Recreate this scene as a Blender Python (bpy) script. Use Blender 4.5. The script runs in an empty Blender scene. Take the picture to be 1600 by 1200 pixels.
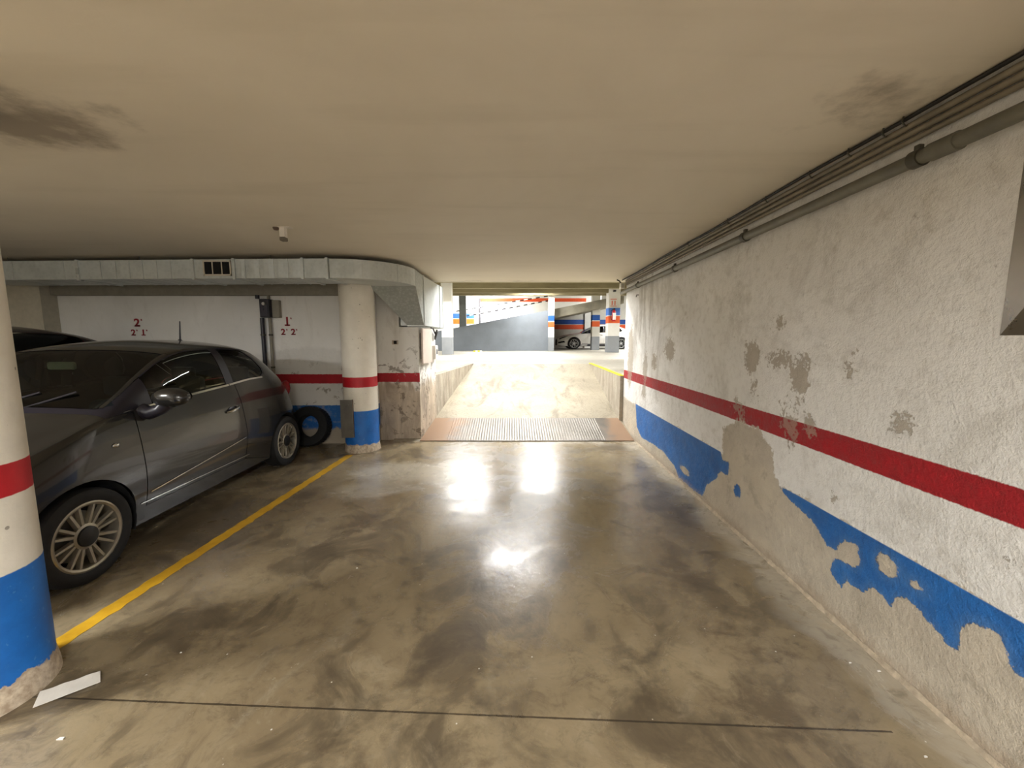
import bpy, bmesh, math, random
import numpy as np
from mathutils import Vector, Matrix

random.seed(7)
rng = np.random.RandomState(5)
SC = bpy.context.scene
COL = SC.collection

# ------------------------------------------------------------------ camera
FPX = 620.0
PITCH = math.atan(71.0 / FPX)
CAMH = 1.5
cam_d = bpy.data.cameras.new('camera')
cam_d.sensor_width = 36.0
cam_d.lens = FPX / 1600.0 * 36.0
cam_d.clip_start = 0.05
cam_d.clip_end = 200
cam = bpy.data.objects.new('camera', cam_d)
cam.location = (0, 0, CAMH)
cam.rotation_euler = (math.pi / 2 - PITCH, 0, 0)
COL.objects.link(cam)
SC.camera = cam

# ------------------------------------------------------------------ world / exposure
world = bpy.data.worlds.new('world')
SC.world = world
world.use_nodes = True
world.node_tree.nodes['Background'].inputs[0].default_value = (0.9, 0.95, 1.0, 1)
world.node_tree.nodes['Background'].inputs[1].default_value = 0.0
SC.view_settings.view_transform = 'Standard'
SC.view_settings.look = 'None'
SC.view_settings.gamma = 1.0
SC.view_settings.use_curve_mapping = False
SC.view_settings.exposure = 1.9

# unseen lamps of the garage: (x, y, z, heading, watts, colour); built as battens by lamp() below
LOW = (0.98, 0.985, 0.975)
HIGH = (1.0, 1.0, 0.985)
LAMPS_LOW = [(0.10, -1.6, 2.44, 90, 46, LOW), (-4.3, 0.55, 2.44, 0, 56, LOW),
             (0.10, -4.1, 2.44, 90, 34, LOW), (-4.3, -3.4, 2.44, 0, 30, LOW)]
EDGE_LAMP = (0.08, 6.86, 2.56, 0, 18, HIGH)       # batten fixed to the edge of the low slab, above the ramp foot
LAMPS_HIGH = [(0.35, 8.35, 3.85, 0, 44, HIGH), (-1.5, 12.85, 3.85, 0, 66, HIGH),
              (-5.5, 9.85, 3.85, 0, 60, HIGH), (6.2, 9.85, 3.85, 0, 60, HIGH),
              (1.0, 14.35, 3.85, 0, 66, HIGH), (-6.5, 14.35, 3.85, 0, 66, HIGH), (7.5, 14.35, 3.85, 0, 70, HIGH),
              (1.0, 18.85, 3.85, 0, 66, HIGH), (-6.0, 18.85, 3.85, 0, 66, HIGH), (8.0, 18.85, 3.85, 0, 65, HIGH),
              (-1.5, 22.4, 4.60, 0, 130, HIGH), (6.5, 22.4, 4.60, 0, 90, HIGH)]

# ------------------------------------------------------------------ pixel helpers (1600 x 1200 frame)
_R = np.array([1.0, 0, 0])
_F = np.array([0, math.cos(PITCH), -math.sin(PITCH)])
_U = np.array([0, math.sin(PITCH), math.cos(PITCH)])
_O = np.array([0, 0, CAMH])


def pdir(x, y):
    return (x - 800) / FPX * _R - (y - 600) / FPX * _U + _F


def PZ(x, y, z):
    d = pdir(x, y)
    return _O + d * ((z - CAMH) / d[2])


def PY(x, y, Y):
    d = pdir(x, y)
    return _O + d * (Y / d[1])


# right wall: a vertical plane that drifts slightly outwards
WX0, WS = 1.680, 0.0212          # X = WX0 + WS * Y


def wallx(Y):
    return WX0 + WS * Y


def PW(x, y):
    d = pdir(x, y)
    t = WX0 / (d[0] - WS * d[1])
    p = _O + d * t
    return (p[1], p[2])


# ------------------------------------------------------------------ material helpers
def lin(c):
    if isinstance(c, str):
        c = [int(c[i:i + 2], 16) / 255 for i in (0, 2, 4)]
    return tuple((v / 12.92 if v <= 0.04045 else ((v + 0.055) / 1.055) ** 2.4) for v in c) + (1.0,)


class NT:
    def __init__(s, name):
        s.m = bpy.data.materials.new(name)
        s.m.use_nodes = True
        s.t = s.m.node_tree
        s.b = s.t.nodes['Principled BSDF']
        s.co = None

    def n(s, kind, **kw):
        nd = s.t.nodes.new(kind)
        for k, v in kw.items():
            setattr(nd, k, v)
        return nd

    def put(s, sock, v):
        if v is None:
            return
        if isinstance(v, bpy.types.NodeSocket):
            s.t.links.new(v, sock)
        else:
            sock.default_value = v

    def obj(s):
        if s.co is None:
            s.co = s.n('ShaderNodeTexCoord').outputs['Object']
        return s.co

    def xyz(s):
        sp = s.n('ShaderNodeSeparateXYZ')
        s.put(sp.inputs[0], s.obj())
        return sp.outputs

    def scaled(s, v):
        mp = s.n('ShaderNodeMapping')
        s.put(mp.inputs[0], s.obj())
        mp.inputs['Scale'].default_value = v
        return mp.outputs[0]

    def noise(s, scale, detail=4, rough=0.55, vec=None, dist=0.0):
        nd = s.n('ShaderNodeTexNoise')
        s.put(nd.inputs['Vector'], vec if vec is not None else s.obj())
        nd.inputs['Scale'].default_value = scale
        nd.inputs['Detail'].default_value = detail
        nd.inputs['Roughness'].default_value = rough
        nd.inputs['Distortion'].default_value = dist
        return nd.outputs['Fac']

    def voro(s, scale, vec=None):
        nd = s.n('ShaderNodeTexVoronoi')
        s.put(nd.inputs['Vector'], vec if vec is not None else s.obj())
        nd.inputs['Scale'].default_value = scale
        return nd.outputs['Distance']

    def math(s, op, a, b=None, c=None, clamp=False):
        nd = s.n('ShaderNodeMath', operation=op, use_clamp=clamp)
        s.put(nd.inputs[0], a)
        s.put(nd.inputs[1], b)
        s.put(nd.inputs[2], c)
        return nd.outputs[0]

    def step(s, v, lo, hi):
        nd = s.n('ShaderNodeMapRange', interpolation_type='SMOOTHSTEP')
        s.put(nd.inputs[0], v)
        nd.inputs[1].default_value = lo
        nd.inputs[2].default_value = hi
        return nd.outputs[0]

    def rng(s, v, lo, hi, a, b):
        nd = s.n('ShaderNodeMapRange')
        s.put(nd.inputs[0], v)
        for i, q in enumerate((lo, hi, a, b)):
            nd.inputs[1 + i].default_value = q
        return nd.outputs[0]

    def mix(s, f, a, b, mode='MIX'):
        nd = s.n('ShaderNodeMix', data_type='RGBA', blend_type=mode)
        s.put(nd.inputs[0], f)
        s.put(nd.inputs[6], a)
        s.put(nd.inputs[7], b)
        return nd.outputs[2]

    def attr(s, name):
        nd = s.n('ShaderNodeAttribute', attribute_name=name)
        return nd.outputs['Fac']

    def bump(s, h, strength=0.3, dist=0.01, normal=None):
        nd = s.n('ShaderNodeBump')
        nd.inputs['Strength'].default_value = strength
        nd.inputs['Distance'].default_value = dist
        s.put(nd.inputs['Height'], h)
        s.put(nd.inputs['Normal'], normal)
        return nd.outputs[0]

    def done(s, color=None, rough=0.6, metal=0.0, normal=None, spec=None, coat=None, coat_rough=None):
        s.put(s.b.inputs['Base Color'], color)
        s.put(s.b.inputs['Roughness'], rough)
        s.put(s.b.inputs['Metallic'], metal)
        s.put(s.b.inputs['Normal'], normal)
        s.put(s.b.inputs['Specular IOR Level'], spec)
        s.put(s.b.inputs['Coat Weight'], coat)
        s.put(s.b.inputs['Coat Roughness'], coat_rough)
        return s.m


def band(k, z, lo, hi, soft=0.004):
    return k.math('MULTIPLY', k.step(z, lo - soft, lo + soft), k.step(z, hi + soft, hi - soft))


def plain(name, c, rough=0.5, metal=0.0, var=0.12, scale=14, bump=0.0, coat=None, spec=None):
    k = NT(name)
    c = lin(c)
    nz = k.noise(scale, 5)
    dk = tuple(v * (1 - 2 * var) for v in c[:3]) + (1,)
    lt = tuple(min(1, v * (1 + var)) for v in c[:3]) + (1,)
    col = k.mix(k.rng(nz, 0.25, 0.75, 0, 1), dk, lt)
    nrm = k.bump(k.noise(scale * 6, 3), bump, 0.005) if bump else None
    return k.done(col, k.rng(nz, 0.2, 0.8, max(0.02, rough - 0.08), min(1, rough + 0.08)), metal, nrm, coat=coat,
                  coat_rough=0.04 if coat else None, spec=spec)


def emit(name, c, strength):
    k = NT(name)
    k.b.inputs['Base Color'].default_value = (0.8, 0.8, 0.8, 1)
    k.b.inputs['Emission Color'].default_value = tuple(c) + (1,)
    k.b.inputs['Emission Strength'].default_value = strength
    return k.m


def glass_mat(name, tint, gloss=1.0, rough=0.01):
    k = NT(name)
    out = [q for q in k.t.nodes if q.type == 'OUTPUT_MATERIAL'][0]
    tr = k.n('ShaderNodeBsdfTransparent')
    tr.inputs[0].default_value = tuple(tint) + (1,)
    gl = k.n('ShaderNodeBsdfGlossy')
    gl.inputs['Roughness'].default_value = rough
    fr = k.n('ShaderNodeFresnel')
    fr.inputs[0].default_value = 1.5
    mx = k.n('ShaderNodeMixShader')
    k.put(mx.inputs[0], k.math('MULTIPLY', fr.outputs[0], gloss, clamp=True))
    k.put(mx.inputs[1], tr.outputs[0])
    k.put(mx.inputs[2], gl.outputs[0])
    k.put(out.inputs['Surface'], mx.outputs[0])
    return k.m


# ------------------------------------------------------------------ mesh helpers
class MB:
    def __init__(s):
        s.v, s.f = [], []

    def quad(s, a, b, c, d):
        n = len(s.v)
        s.v += [tuple(a), tuple(b), tuple(c), tuple(d)]
        s.f.append((n, n + 1, n + 2, n + 3))
        return s

    def box(s, x0, x1, y0, y1, z0, z1, bev=0.0):
        if bev > 0:
            return s.rbox(x0, x1, y0, y1, z0, z1, bev)
        n = len(s.v)
        s.v += [(x, y, z) for z in (z0, z1) for y in (y0, y1) for x in (x0, x1)]
        for q in ((0, 2, 3, 1), (4, 5, 7, 6), (0, 1, 5, 4), (2, 6, 7, 3), (0, 4, 6, 2), (1, 3, 7, 5)):
            s.f.append(tuple(n + i for i in q))
        return s

    def rbox(s, x0, x1, y0, y1, z0, z1, b):
        bm = bmesh.new()
        bmesh.ops.create_cube(bm, size=1.0)
        for v in bm.verts:
            v.co = Vector((x0 if v.co.x < 0 else x1, y0 if v.co.y < 0 else y1, z0 if v.co.z < 0 else z1))
        b = min(b, abs(x1 - x0) * 0.45, abs(y1 - y0) * 0.45, abs(z1 - z0) * 0.45)
        bmesh.ops.bevel(bm, geom=bm.edges[:], offset=b, segments=2, affect='EDGES', profile=0.5)
        return s.bm(bm)

    def bm(s, bm):
        n = len(s.v)
        bm.verts.index_update()
        s.v += [tuple(v.co) for v in bm.verts]
        s.f += [tuple(n + v.index for v in f.verts) for f in bm.faces]
        bm.free()
        return s

    def prism(s, poly, axis, lo, hi):
        """poly: 2D points; axis: extrusion axis 'x','y','z'."""
        def P(u, v, w):
            return {'x': (w, u, v), 'y': (u, w, v), 'z': (u, v, w)}[axis]
        n = len(s.v)
        m = len(poly)
        s.v += [P(u, v, lo) for u, v in poly] + [P(u, v, hi) for u, v in poly]
        s.f.append(tuple(n + i for i in range(m)))
        s.f.append(tuple(n + m + i for i in reversed(range(m))))
        for i in range(m):
            j = (i + 1) % m
            s.f.append((n + i, n + m + i, n + m + j, n + j))
        return s

    def tube(s, pts, r, seg=10, closed=False, caps=True):
        pts = [Vector(p) for p in pts]
        n0 = len(s.v)
        k = len(pts)
        rr = r if isinstance(r, (list, tuple)) else [r] * k
        up = None
        for i, p in enumerate(pts):
            a = pts[(i - 1) % k] if (closed or i > 0) else p
            b = pts[(i + 1) % k] if (closed or i < k - 1) else p
            t = (b - a).normalized()
            if up is None:
                up = Vector((0, 0, 1)) if abs(t.z) < 0.9 else Vector((1, 0, 0))
            e1 = (up - t * up.dot(t)).normalized()
            up = e1
            e2 = t.cross(e1)
            for j in range(seg):
                an = 2 * math.pi * j / seg
                s.v.append(tuple(p + (e1 * math.cos(an) + e2 * math.sin(an)) * rr[i]))
        for i in range(k if closed else k - 1):
            for j in range(seg):
                a = n0 + i * seg + j
                b = n0 + i * seg + (j + 1) % seg
                c = n0 + ((i + 1) % k) * seg + (j + 1) % seg
                d = n0 + ((i + 1) % k) * seg + j
                s.f.append((a, b, c, d))
        if caps and not closed:
            s.f.append(tuple(n0 + j for j in reversed(range(seg))))
            s.f.append(tuple(n0 + (k - 1) * seg + j for j in range(seg)))
        return s

    def lathe(s, prof, c, axis='z', seg=32, a0=0.0, a1=2 * math.pi):
        """prof: (radius, along) pairs; c: centre."""
        n0 = len(s.v)
        full = abs(a1 - a0 - 2 * math.pi) < 1e-6
        m = seg if full else seg + 1
        for r, h in prof:
            for j in range(m):
                an = a0 + (a1 - a0) * j / seg
                u, w = r * math.cos(an), r * math.sin(an)
                p = {'z': (u, w, h), 'x': (h, u, w), 'y': (u, h, w)}[axis]
                s.v.append((p[0] + c[0], p[1] + c[1], p[2] + c[2]))
        for i in range(len(prof) - 1):
            for j in range(m if full else m - 1):
                j2 = (j + 1) % m
                s.f.append((n0 + i * m + j, n0 + i * m + j2, n0 + (i + 1) * m + j2, n0 + (i + 1) * m + j))
        return s

    def ico(s, c, r, sub=2):
        bm = bmesh.new()
        bmesh.ops.create_icosphere(bm, subdivisions=sub, radius=1)
        for v in bm.verts:
            v.co = Vector((v.co.x * r[0] + c[0], v.co.y * r[1] + c[1], v.co.z * r[2] + c[2]))
        return s.bm(bm)

    def map(s, fn):
        s.v = [tuple(fn(p)) for p in s.v]
        return s


def link(o, parent=None):
    COL.objects.link(o)
    if parent is not None:
        o.parent = parent
    return o


def build(name, mb, mat, parent=None, smooth=False, loc=None, normals=None, recalc=True):
    """Links an MB as one mesh object. Vertices are in world space for top-level things
    and for parts of unrotated roots (the root's location is subtracted)."""
    off = Vector((0, 0, 0))
    q = parent
    while q is not None:
        if q.get('_local'):
            off = Vector((0, 0, 0))
            break
        off += q.location
        q = q.parent
    if loc is not None:
        off += Vector(loc)
    me = bpy.data.meshes.new(name)
    me.from_pydata([(p[0] - off.x, p[1] - off.y, p[2] - off.z) for p in mb.v], [], mb.f)
    me.update()
    if recalc:
        bm = bmesh.new()
        bm.from_mesh(me)
        bmesh.ops.recalc_face_normals(bm, faces=bm.faces[:])
        bm.to_mesh(me)
        bm.free()
    if smooth:
        if normals is not None:
            me.shade_smooth()
            me.normals_split_custom_set_from_vertices(normals)
        else:
            me.shade_smooth()
            try:
                me.set_sharp_from_angle(angle=math.radians(38))
            except Exception:
                pass
    me.materials.append(mat)
    o = bpy.data.objects.new(name, me)
    if loc is not None:
        o.location = loc
    return link(o, parent)


def tag(o, label, cat, group=None):
    o['label'] = label
    o['category'] = cat
    if group:
        o['group'] = group
    return o


def thing(name, label, cat, loc, rz=0.0, group=None, local=False):
    o = bpy.data.objects.new(name, None)
    o.empty_display_size = 0.1
    o.location = loc
    o.rotation_euler = (0, 0, rz)
    link(o)
    if local:
        o['_local'] = 1
    return tag(o, label, cat, group)


def struct(name, mb, mat, smooth=False, label=None):
    o = build(name, mb, mat, None, smooth)
    o['kind'] = 'structure'
    if label:
        o['label'] = label
    return o


def copy_tree(o, parent=None):
    c = o.copy()
    COL.objects.link(c)
    c.parent = parent
    for ch in list(o.children):
        copy_tree(ch, c)
    return c


def sdf_poly(P, poly):
    """signed distance, positive inside. P (N,2)"""
    poly = np.asarray(poly, float)
    d = np.full(len(P), 1e9)
    ins = np.zeros(len(P), bool)
    n = len(poly)
    for i in range(n):
        a, b = poly[i], poly[(i + 1) % n]
        e = b - a
        w = P - a
        t = np.clip((w @ e) / max(e @ e, 1e-12), 0, 1)
        d = np.minimum(d, np.linalg.norm(w - t[:, None] * e, axis=1))
        c = (a[1] <= P[:, 1]) != (b[1] <= P[:, 1])
        with np.errstate(divide='ignore', invalid='ignore'):
            xi = a[0] + (P[:, 1] - a[1]) * e[0] / (e[1] if abs(e[1]) > 1e-12 else 1e-12)
        ins ^= c & (P[:, 0] < xi)
    return np.where(ins, d, -d)


def sdf_ell(P, c, r):
    q = (P - np.array(c)) / np.array(r)
    return (1 - np.linalg.norm(q, axis=1)) * min(r)


def grid_obj(name, us, vs, fn, mat, attrs=None, kind='structure'):
    U, V = np.meshgrid(us, vs, indexing='ij')
    P = fn(U.ravel(), V.ravel())
    nu, nv = len(us), len(vs)
    i, j = np.meshgrid(np.arange(nu - 1), np.arange(nv - 1), indexing='ij')
    a = (i * nv + j).ravel()
    F = np.stack([a, a + nv, a + nv + 1, a + 1], 1)
    me = bpy.data.meshes.new(name)
    me.from_pydata(P.tolist(), [], F.tolist())
    for nm, f in (attrs or {}).items():
        at = me.attributes.new(nm, 'FLOAT', 'POINT')
        at.data.foreach_set('value', np.asarray(f(U.ravel(), V.ravel()), np.float32))
    me.materials.append(mat)
    o = link(bpy.data.objects.new(name, me))
    o['kind'] = kind
    return o


# ------------------------------------------------------------------ shared colours
WHITE = 'efeeeb'
RED = 'a80f1c'
BLUE = '1463b0'
BARE = 'b3a894'
RZ0, RZ1, BZ = 0.868, 1.0, 0.556
CEIL = 2.44
UPZ = 0.88
BACKY = 5.58


# ------------------------------------------------------------------ floor of the lower bay
def floor_mat():
    k = NT('worn_polished_concrete')
    x, y, z = k.xyz()
    big = k.noise(0.55, 6, 0.62, dist=0.6)
    mid = k.noise(2.3, 7, 0.65, dist=0.9)
    fine = k.noise(22, 5, 0.6)
    stretch = k.noise(1.6, 6, 0.65, vec=k.scaled((1.8, 0.55, 1)), dist=1.2)
    col = k.mix(k.rng(big, 0.32, 0.68, 0, 1), lin('70614a'), lin('a09174'))
    col = k.mix(k.math('MULTIPLY', k.step(mid, 0.46, 0.66), 0.8), col, lin('4d4233'))
    blot = k.noise(5.5, 9, 0.75, dist=0.8)
    col = k.mix(k.math('MULTIPLY', k.step(blot, 0.50, 0.66), 0.38), col, lin('4a3f31'))
    col = k.mix(k.math('MULTIPLY', k.step(blot, 0.46, 0.34), 0.28), col, lin('a3977f'))
    col = k.mix(k.math('MULTIPLY', k.step(stretch, 0.55, 0.75), 0.25), col, lin('a49b88'))
    # stains and wear with shapes of their own
    st = k.math('ADD', k.attr('stain'), k.math('MULTIPLY', k.math('SUBTRACT', k.noise(3.2, 8, 0.72, dist=0.4), 0.5), 1.6))
    col = k.mix(k.math('MULTIPLY', k.step(st, -0.05, 0.25), 0.6), col, lin('3f3428'))
    pl = k.math('ADD', k.attr('pale'), k.math('MULTIPLY', k.math('SUBTRACT', mid, 0.5), 0.6))
    col = k.mix(k.math('MULTIPLY', k.step(pl, -0.03, 0.2), 0.6), col, lin('c3bbab'))
    col = k.mix(k.math('MULTIPLY', k.step(k.noise(9, 8, 0.75, dist=0.6), 0.5, 0.68), 0.5), col, lin('5a5040'))
    speck = k.voro(9)
    col = k.mix(k.step(speck, 0.045, 0.02), col, lin('ddd8cc'))
    # sawn joint
    jd = k.math('ABSOLUTE', k.math('SUBTRACT', y, k.math('MULTIPLY_ADD', x, -0.0432, 1.4245)))
    jw = k.math('ADD', 0.004, k.math('MULTIPLY', k.math('SUBTRACT', fine, 0.5), 0.006))
    jm = k.math('LESS_THAN', jd, jw)
    jm = k.math('MULTIPLY', jm, k.math('MULTIPLY', k.math('GREATER_THAN', x, -2.6), k.math('LESS_THAN', x, 1.46)))
    col = k.mix(k.math('MULTIPLY', jm, 0.85), col, lin('2e261d'))
    rough = k.rng(mid, 0.3, 0.75, 0.15, 0.40)
    rough = k.math('ADD', rough, k.math('MULTIPLY', k.step(st, 0.0, 0.2), 0.06))
    h = k.math('ADD', k.math('MULTIPLY', mid, 0.5), k.math('MULTIPLY', fine, 0.25))
    h = k.math('SUBTRACT', h, k.math('MULTIPLY', jm, 0.6))
    nrm = k.bump(h, 0.35, 0.012)
    return k.done(col, rough, 0, nrm, spec=0.75)


def pxz(pts):
    return [tuple(PZ(x, y, 0.0)[:2]) for x, y in pts]


_stain = [((740, 1000), (0.32, 0.42)), ((760, 900), (0.2, 0.4)), ((640, 1060), (0.25, 0.12)), ((1240, 1110), (0.22, 0.14)),
          ((1170, 1060), (0.2, 0.16)), ((470, 880), (0.35, 0.25)), ((330, 985), (0.3, 0.2)), ((560, 820), (0.3, 0.35)),
          ((790, 715), (0.5, 0.3)), ((1120, 940), (0.15, 0.4)), ((620, 1180), (0.3, 0.1)), ((960, 1010), (0.12, 0.2)),
          ((1040, 770), (0.2, 0.6)), ((250, 1010), (0.3, 0.15)), ((300, 820), (0.5, 0.7))]
_pale = [((700, 740), (0.55, 0.5)), ((620, 740), (0.6, 0.5)), ((900, 690), (0.6, 0.25)), ((590, 760), (0.5, 0.4))]


def f_stain(u, v):
    P = np.stack([u, v], 1)
    d = np.full(len(u), -0.5)
    for c, r in _stain:
        c = PZ(c[0], c[1], 0)[:2]
        d = np.maximum(d, sdf_ell(P, c, r))
    # rear-tyre track along the middle of the lane
    return np.maximum(d, -0.5)


def f_pale(u, v):
    P = np.stack([u, v], 1)
    d = np.full(len(u), -0.5)
    for c, r in _pale:
        c = PZ(c[0], c[1], 0)[:2]
        d = np.maximum(d, sdf_ell(P, c, r))
    d = np.maximum(d, 0.24 - (wallx(v) - u))      # dusty rim along the right wall
    return d


FLOOR_M = floor_mat()
floor_o = grid_obj('floor', np.linspace(-8.0, 1.9, 130), np.linspace(-5.2, 5.80, 140),
                   lambda u, v: np.stack([u, v, 0 * u], 1), FLOOR_M, {'stain': f_stain, 'pale': f_pale})
# slab strip reaching behind the column to the bay wall sits in the same sheet


# ------------------------------------------------------------------ ceiling of the lower bay
def ceiling_mat():
    k = NT('painted_slab_soffit')
    x, y, z = k.xyz()
    big = k.noise(0.5, 5, 0.6, dist=0.4)
    fine = k.noise(30, 4, 0.6)
    board = k.noise(1.2, 5, 0.6, vec=k.scaled((0.4, 3.0, 1)))
    col = k.mix(k.rng(big, 0.3, 0.7, 0, 1), lin('cfc5b2'), lin('dcd3c1'))
    col = k.mix(k.math('MULTIPLY', k.step(board, 0.5, 0.7), 0.18), col, lin('b0a691'))
    st = k.math('ADD', k.attr('stain'), k.math('MULTIPLY', k.math('SUBTRACT', k.noise(3.5, 6, 0.65), 0.5), 0.8))
    col = k.mix(k.math('MULTIPLY', k.step(st, -0.05, 0.22), 0.6), col, lin('5c4c3b'))
    h = k.math('ADD', k.math('MULTIPLY', fine, 0.4), board)
    return k.done(col, 0.75, 0, k.bump(h, 0.18, 0.01))


def f_cstain(u, v):
    P = np.stack([u, v], 1)
    d = np.full(len(u), -0.6)
    for c, r in [((30, 190), (0.45, 0.25)), ((1450, 150), (0.3, 0.12)), ((1380, 190), (0.25, 0.1)), ((1490, 170), (0.1, 0.3))]:
        d = np.maximum(d, sdf_ell(P, PZ(c[0], c[1], CEIL)[:2], r))
    return d


CEIL_M = ceiling_mat()
grid_obj('ceiling', np.linspace(-8.0, 2.0, 100), np.linspace(-5.2, 6.6, 118),
         lambda u, v: np.stack([u, v, 0 * u + CEIL], 1), CEIL_M, {'stain': f_cstain})
struct('trim_1', MB().box(-15.0, 2.07, 6.6, 6.78, CEIL, 3.85), CEIL_M, label='edge of the low concrete slab above the ramp')
struct('ceiling_slab', MB().box(-8.0, 2.0, -5.2, 6.6, CEIL + 0.002, CEIL + 0.25), CEIL_M, label='thick concrete slab over the lower bay')


# ------------------------------------------------------------------ right wall with peeling paint
def peel_wall_mat(name, white=WHITE, red=RED, grime=0.35, blue=True):
    k = NT(name)
    x, y, z = k.xyz()
    big = k.noise(0.9, 5, 0.6, dist=0.5)
    mid = k.noise(5, 7, 0.7, dist=0.3)
    fine = k.noise(38, 6, 0.65)
    grit = k.noise(110, 3, 0.6)
    lump = k.noise(16, 5, 0.6)
    jig = k.math('ADD', k.math('MULTIPLY', k.math('SUBTRACT', mid, 0.5), 0.11), k.math('MULTIPLY', k.math('SUBTRACT', fine, 0.5), 0.09))
    col = k.mix(k.rng(big, 0.3, 0.7, 0, 1), lin('e0deda'), lin(white))
    col = k.mix(k.math('MULTIPLY', k.step(lump, 0.48, 0.70), 0.30), col, lin('bcb8b1'))
    cloud = k.noise(2.1, 7, 0.68, dist=0.7)
    col = k.mix(k.math('MULTIPLY', k.step(cloud, 0.50, 0.68), 0.45), col, lin('b3aea5'))
    streak = k.noise(4.0, 6, 0.65, vec=k.scaled((1, 1, 0.22)), dist=0.5)
    far_ = k.step(y, 3.6, 5.8)
    col = k.mix(k.math('MULTIPLY', k.math('MULTIPLY', k.step(streak, 0.50, 0.66), far_), 0.55), col, lin('938b7d'))
    dirt = k.noise(11, 8, 0.75)
    col = k.mix(k.math('MULTIPLY', k.step(dirt, 0.62, 0.70), 0.45), col, lin('847c70'))
    col = k.mix(k.math('MULTIPLY', k.step(mid, 0.56, 0.72), grime), col, lin('a39a89'))
    # flaked patches of render
    chip = k.step(k.math('ADD', k.attr('chip'), k.math('MULTIPLY', jig, 2.6)), -0.004, 0.02)
    barec = k.mix(k.rng(mid, 0.35, 0.65, 0, 1), lin('b0a696'), lin('c6bcab'))
    barec = k.mix(k.math('MULTIPLY', k.step(big, 0.5, 0.62), 0.4), barec, lin('cfc3ac'))
    barec = k.mix(k.math('MULTIPLY', k.step(k.noise(7, 8, 0.7), 0.52, 0.66), 0.45), barec, lin('928877'))
    rj = k.math('ADD', z, k.math('MULTIPLY', k.math('SUBTRACT', fine, 0.5), 0.012))
    redm = band(k, rj, RZ0, RZ1, 0.003)
    redc = k.mix(k.rng(lump, 0.3, 0.75, 0, 1), lin('8f0c18'), lin(red))
    redc = k.mix(k.math('MULTIPLY', k.step(fine, 0.60, 0.78), 0.25), redc, lin('b0635a'))
    col = k.mix(redm, col, redc)
    chipc = k.mix(k.math('MULTIPLY', redm, 0.55), k.mix(0.6, barec, lin('9a9081')), lin('9b5348'))
    col = k.mix(k.math('MULTIPLY', chip, 0.85), col, chipc)
    low = k.step(k.math('ADD', k.attr('bare'), k.math('MULTIPLY', jig, 1.1)), -0.006, 0.012)
    col = k.mix(low, col, barec)
    h0 = k.math('ADD', k.math('MULTIPLY', lump, 0.5), k.math('ADD', k.math('MULTIPLY', fine, 0.55), k.math('MULTIPLY', grit, 0.22)))
    paint = k.math('SUBTRACT', 1.0, k.math('MAXIMUM', low, chip))
    if blue:
        bm_ = k.step(k.math('ADD', k.attr('blue'), k.math('MULTIPLY', jig, 0.55)), -0.003, 0.004)
        top = k.step(z, BZ + 0.004, BZ - 0.003)
        bm_ = k.math('MULTIPLY', bm_, top)
        blc = k.mix(k.rng(mid, 0.3, 0.7, 0, 1), lin('1b5596'), lin('1a6cbb'))
        blc = k.mix(k.math('MULTIPLY', k.step(fine, 0.58, 0.75), 0.3), blc, lin('6f8fb0'))
        wear = k.step(k.math('SUBTRACT', 0.05, k.attr('blue')), 0.0, 0.06)
        blc = k.mix(k.math('MULTIPLY', wear, 0.35), blc, lin('5c7fa6'))
        col = k.mix(bm_, col, blc)
        paint = k.math('MAXIMUM', paint, bm_)
    foot = k.step(k.math('ADD', z, k.math('MULTIPLY', jig, 1.2)), 0.10, 0.02)
    col = k.mix(k.math('MULTIPLY', foot, 0.5), col, lin('a08a72'))
    h = k.math('ADD', k.math('MULTIPLY', h0, 1.0), k.math('MULTIPLY', paint, 0.25))
    rough = k.rng(lump, 0.3, 0.7, 0.55, 0.8)
    return k.done(col, rough, 0, k.bump(h, 0.8, 0.018))


BLUE_FAR = [(993, 628), (1012, 640), (1125, 700), (1129, 717), (1140, 722), (1138, 745), (1127, 737), (1118, 748), (1104, 758),
            (1097, 775), (1085, 767), (1060, 746), (1054, 729), (1035, 704), (1002, 683), (995, 667)]
BLUE_NEAR = [(1217, 760), (1300, 795), (1580, 940), (1700, 1005), (1900, 1115), (1900, 1400), (1700, 1140), (1600, 1060), (1577, 1045), (1575, 1020),
             (1562, 992), (1540, 977), (1517, 972), (1497, 985), (1496, 1017), (1485, 1012), (1472, 995), (1450, 970),
             (1432, 950), (1420, 935), (1400, 932), (1391, 947), (1380, 930), (1362, 916), (1350, 925), (1332, 915), (1322, 900),
             (1314, 917), (1296, 890), (1306, 874), (1330, 886), (1343, 880), (1338, 852), (1320, 845), (1305, 858), (1293, 854), (1268, 814), (1247, 793), (1231, 778)]
GAP = [(1118, 760), (1127, 708), (1130, 668), (1150, 657), (1186, 668), (1208, 700), (1212, 740), (1222, 765), (1260, 800), (1290, 860), (1200, 850)]
CHIPS = [((1220, 506), (0.07, 0.05)), ((1174, 562), (0.10, 0.11)), ((1213, 561), (0.12, 0.05)), ((1250, 590), (0.08, 0.13)),
         ((1236, 632), (0.10, 0.05)), ((1325, 577), (0.03, 0.06)), ((1238, 672), (0.06, 0.10)), ((1046, 548), (0.14, 0.12)),
         ((1022, 566), (0.10, 0.10)), ((1008, 575), (0.10, 0.2)), ((1006, 612), (0.12, 0.1)), ((1152, 632), (0.05, 0.05)), ((1228, 660), (0.08, 0.04)),
         ((1408, 657), (0.05, 0.05)), ((1305, 783), (0.035, 0.035)), ((1160, 690), (0.10, 0.16)), ((985, 560), (0.15, 0.5)), ((1583, 880), (0.02, 0.012)),
         ((1262, 660), (0.05, 0.05)), ((1180, 610), (0.04, 0.08))]


def wY(poly):
    return [PW(x, y) for x, y in poly]


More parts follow.
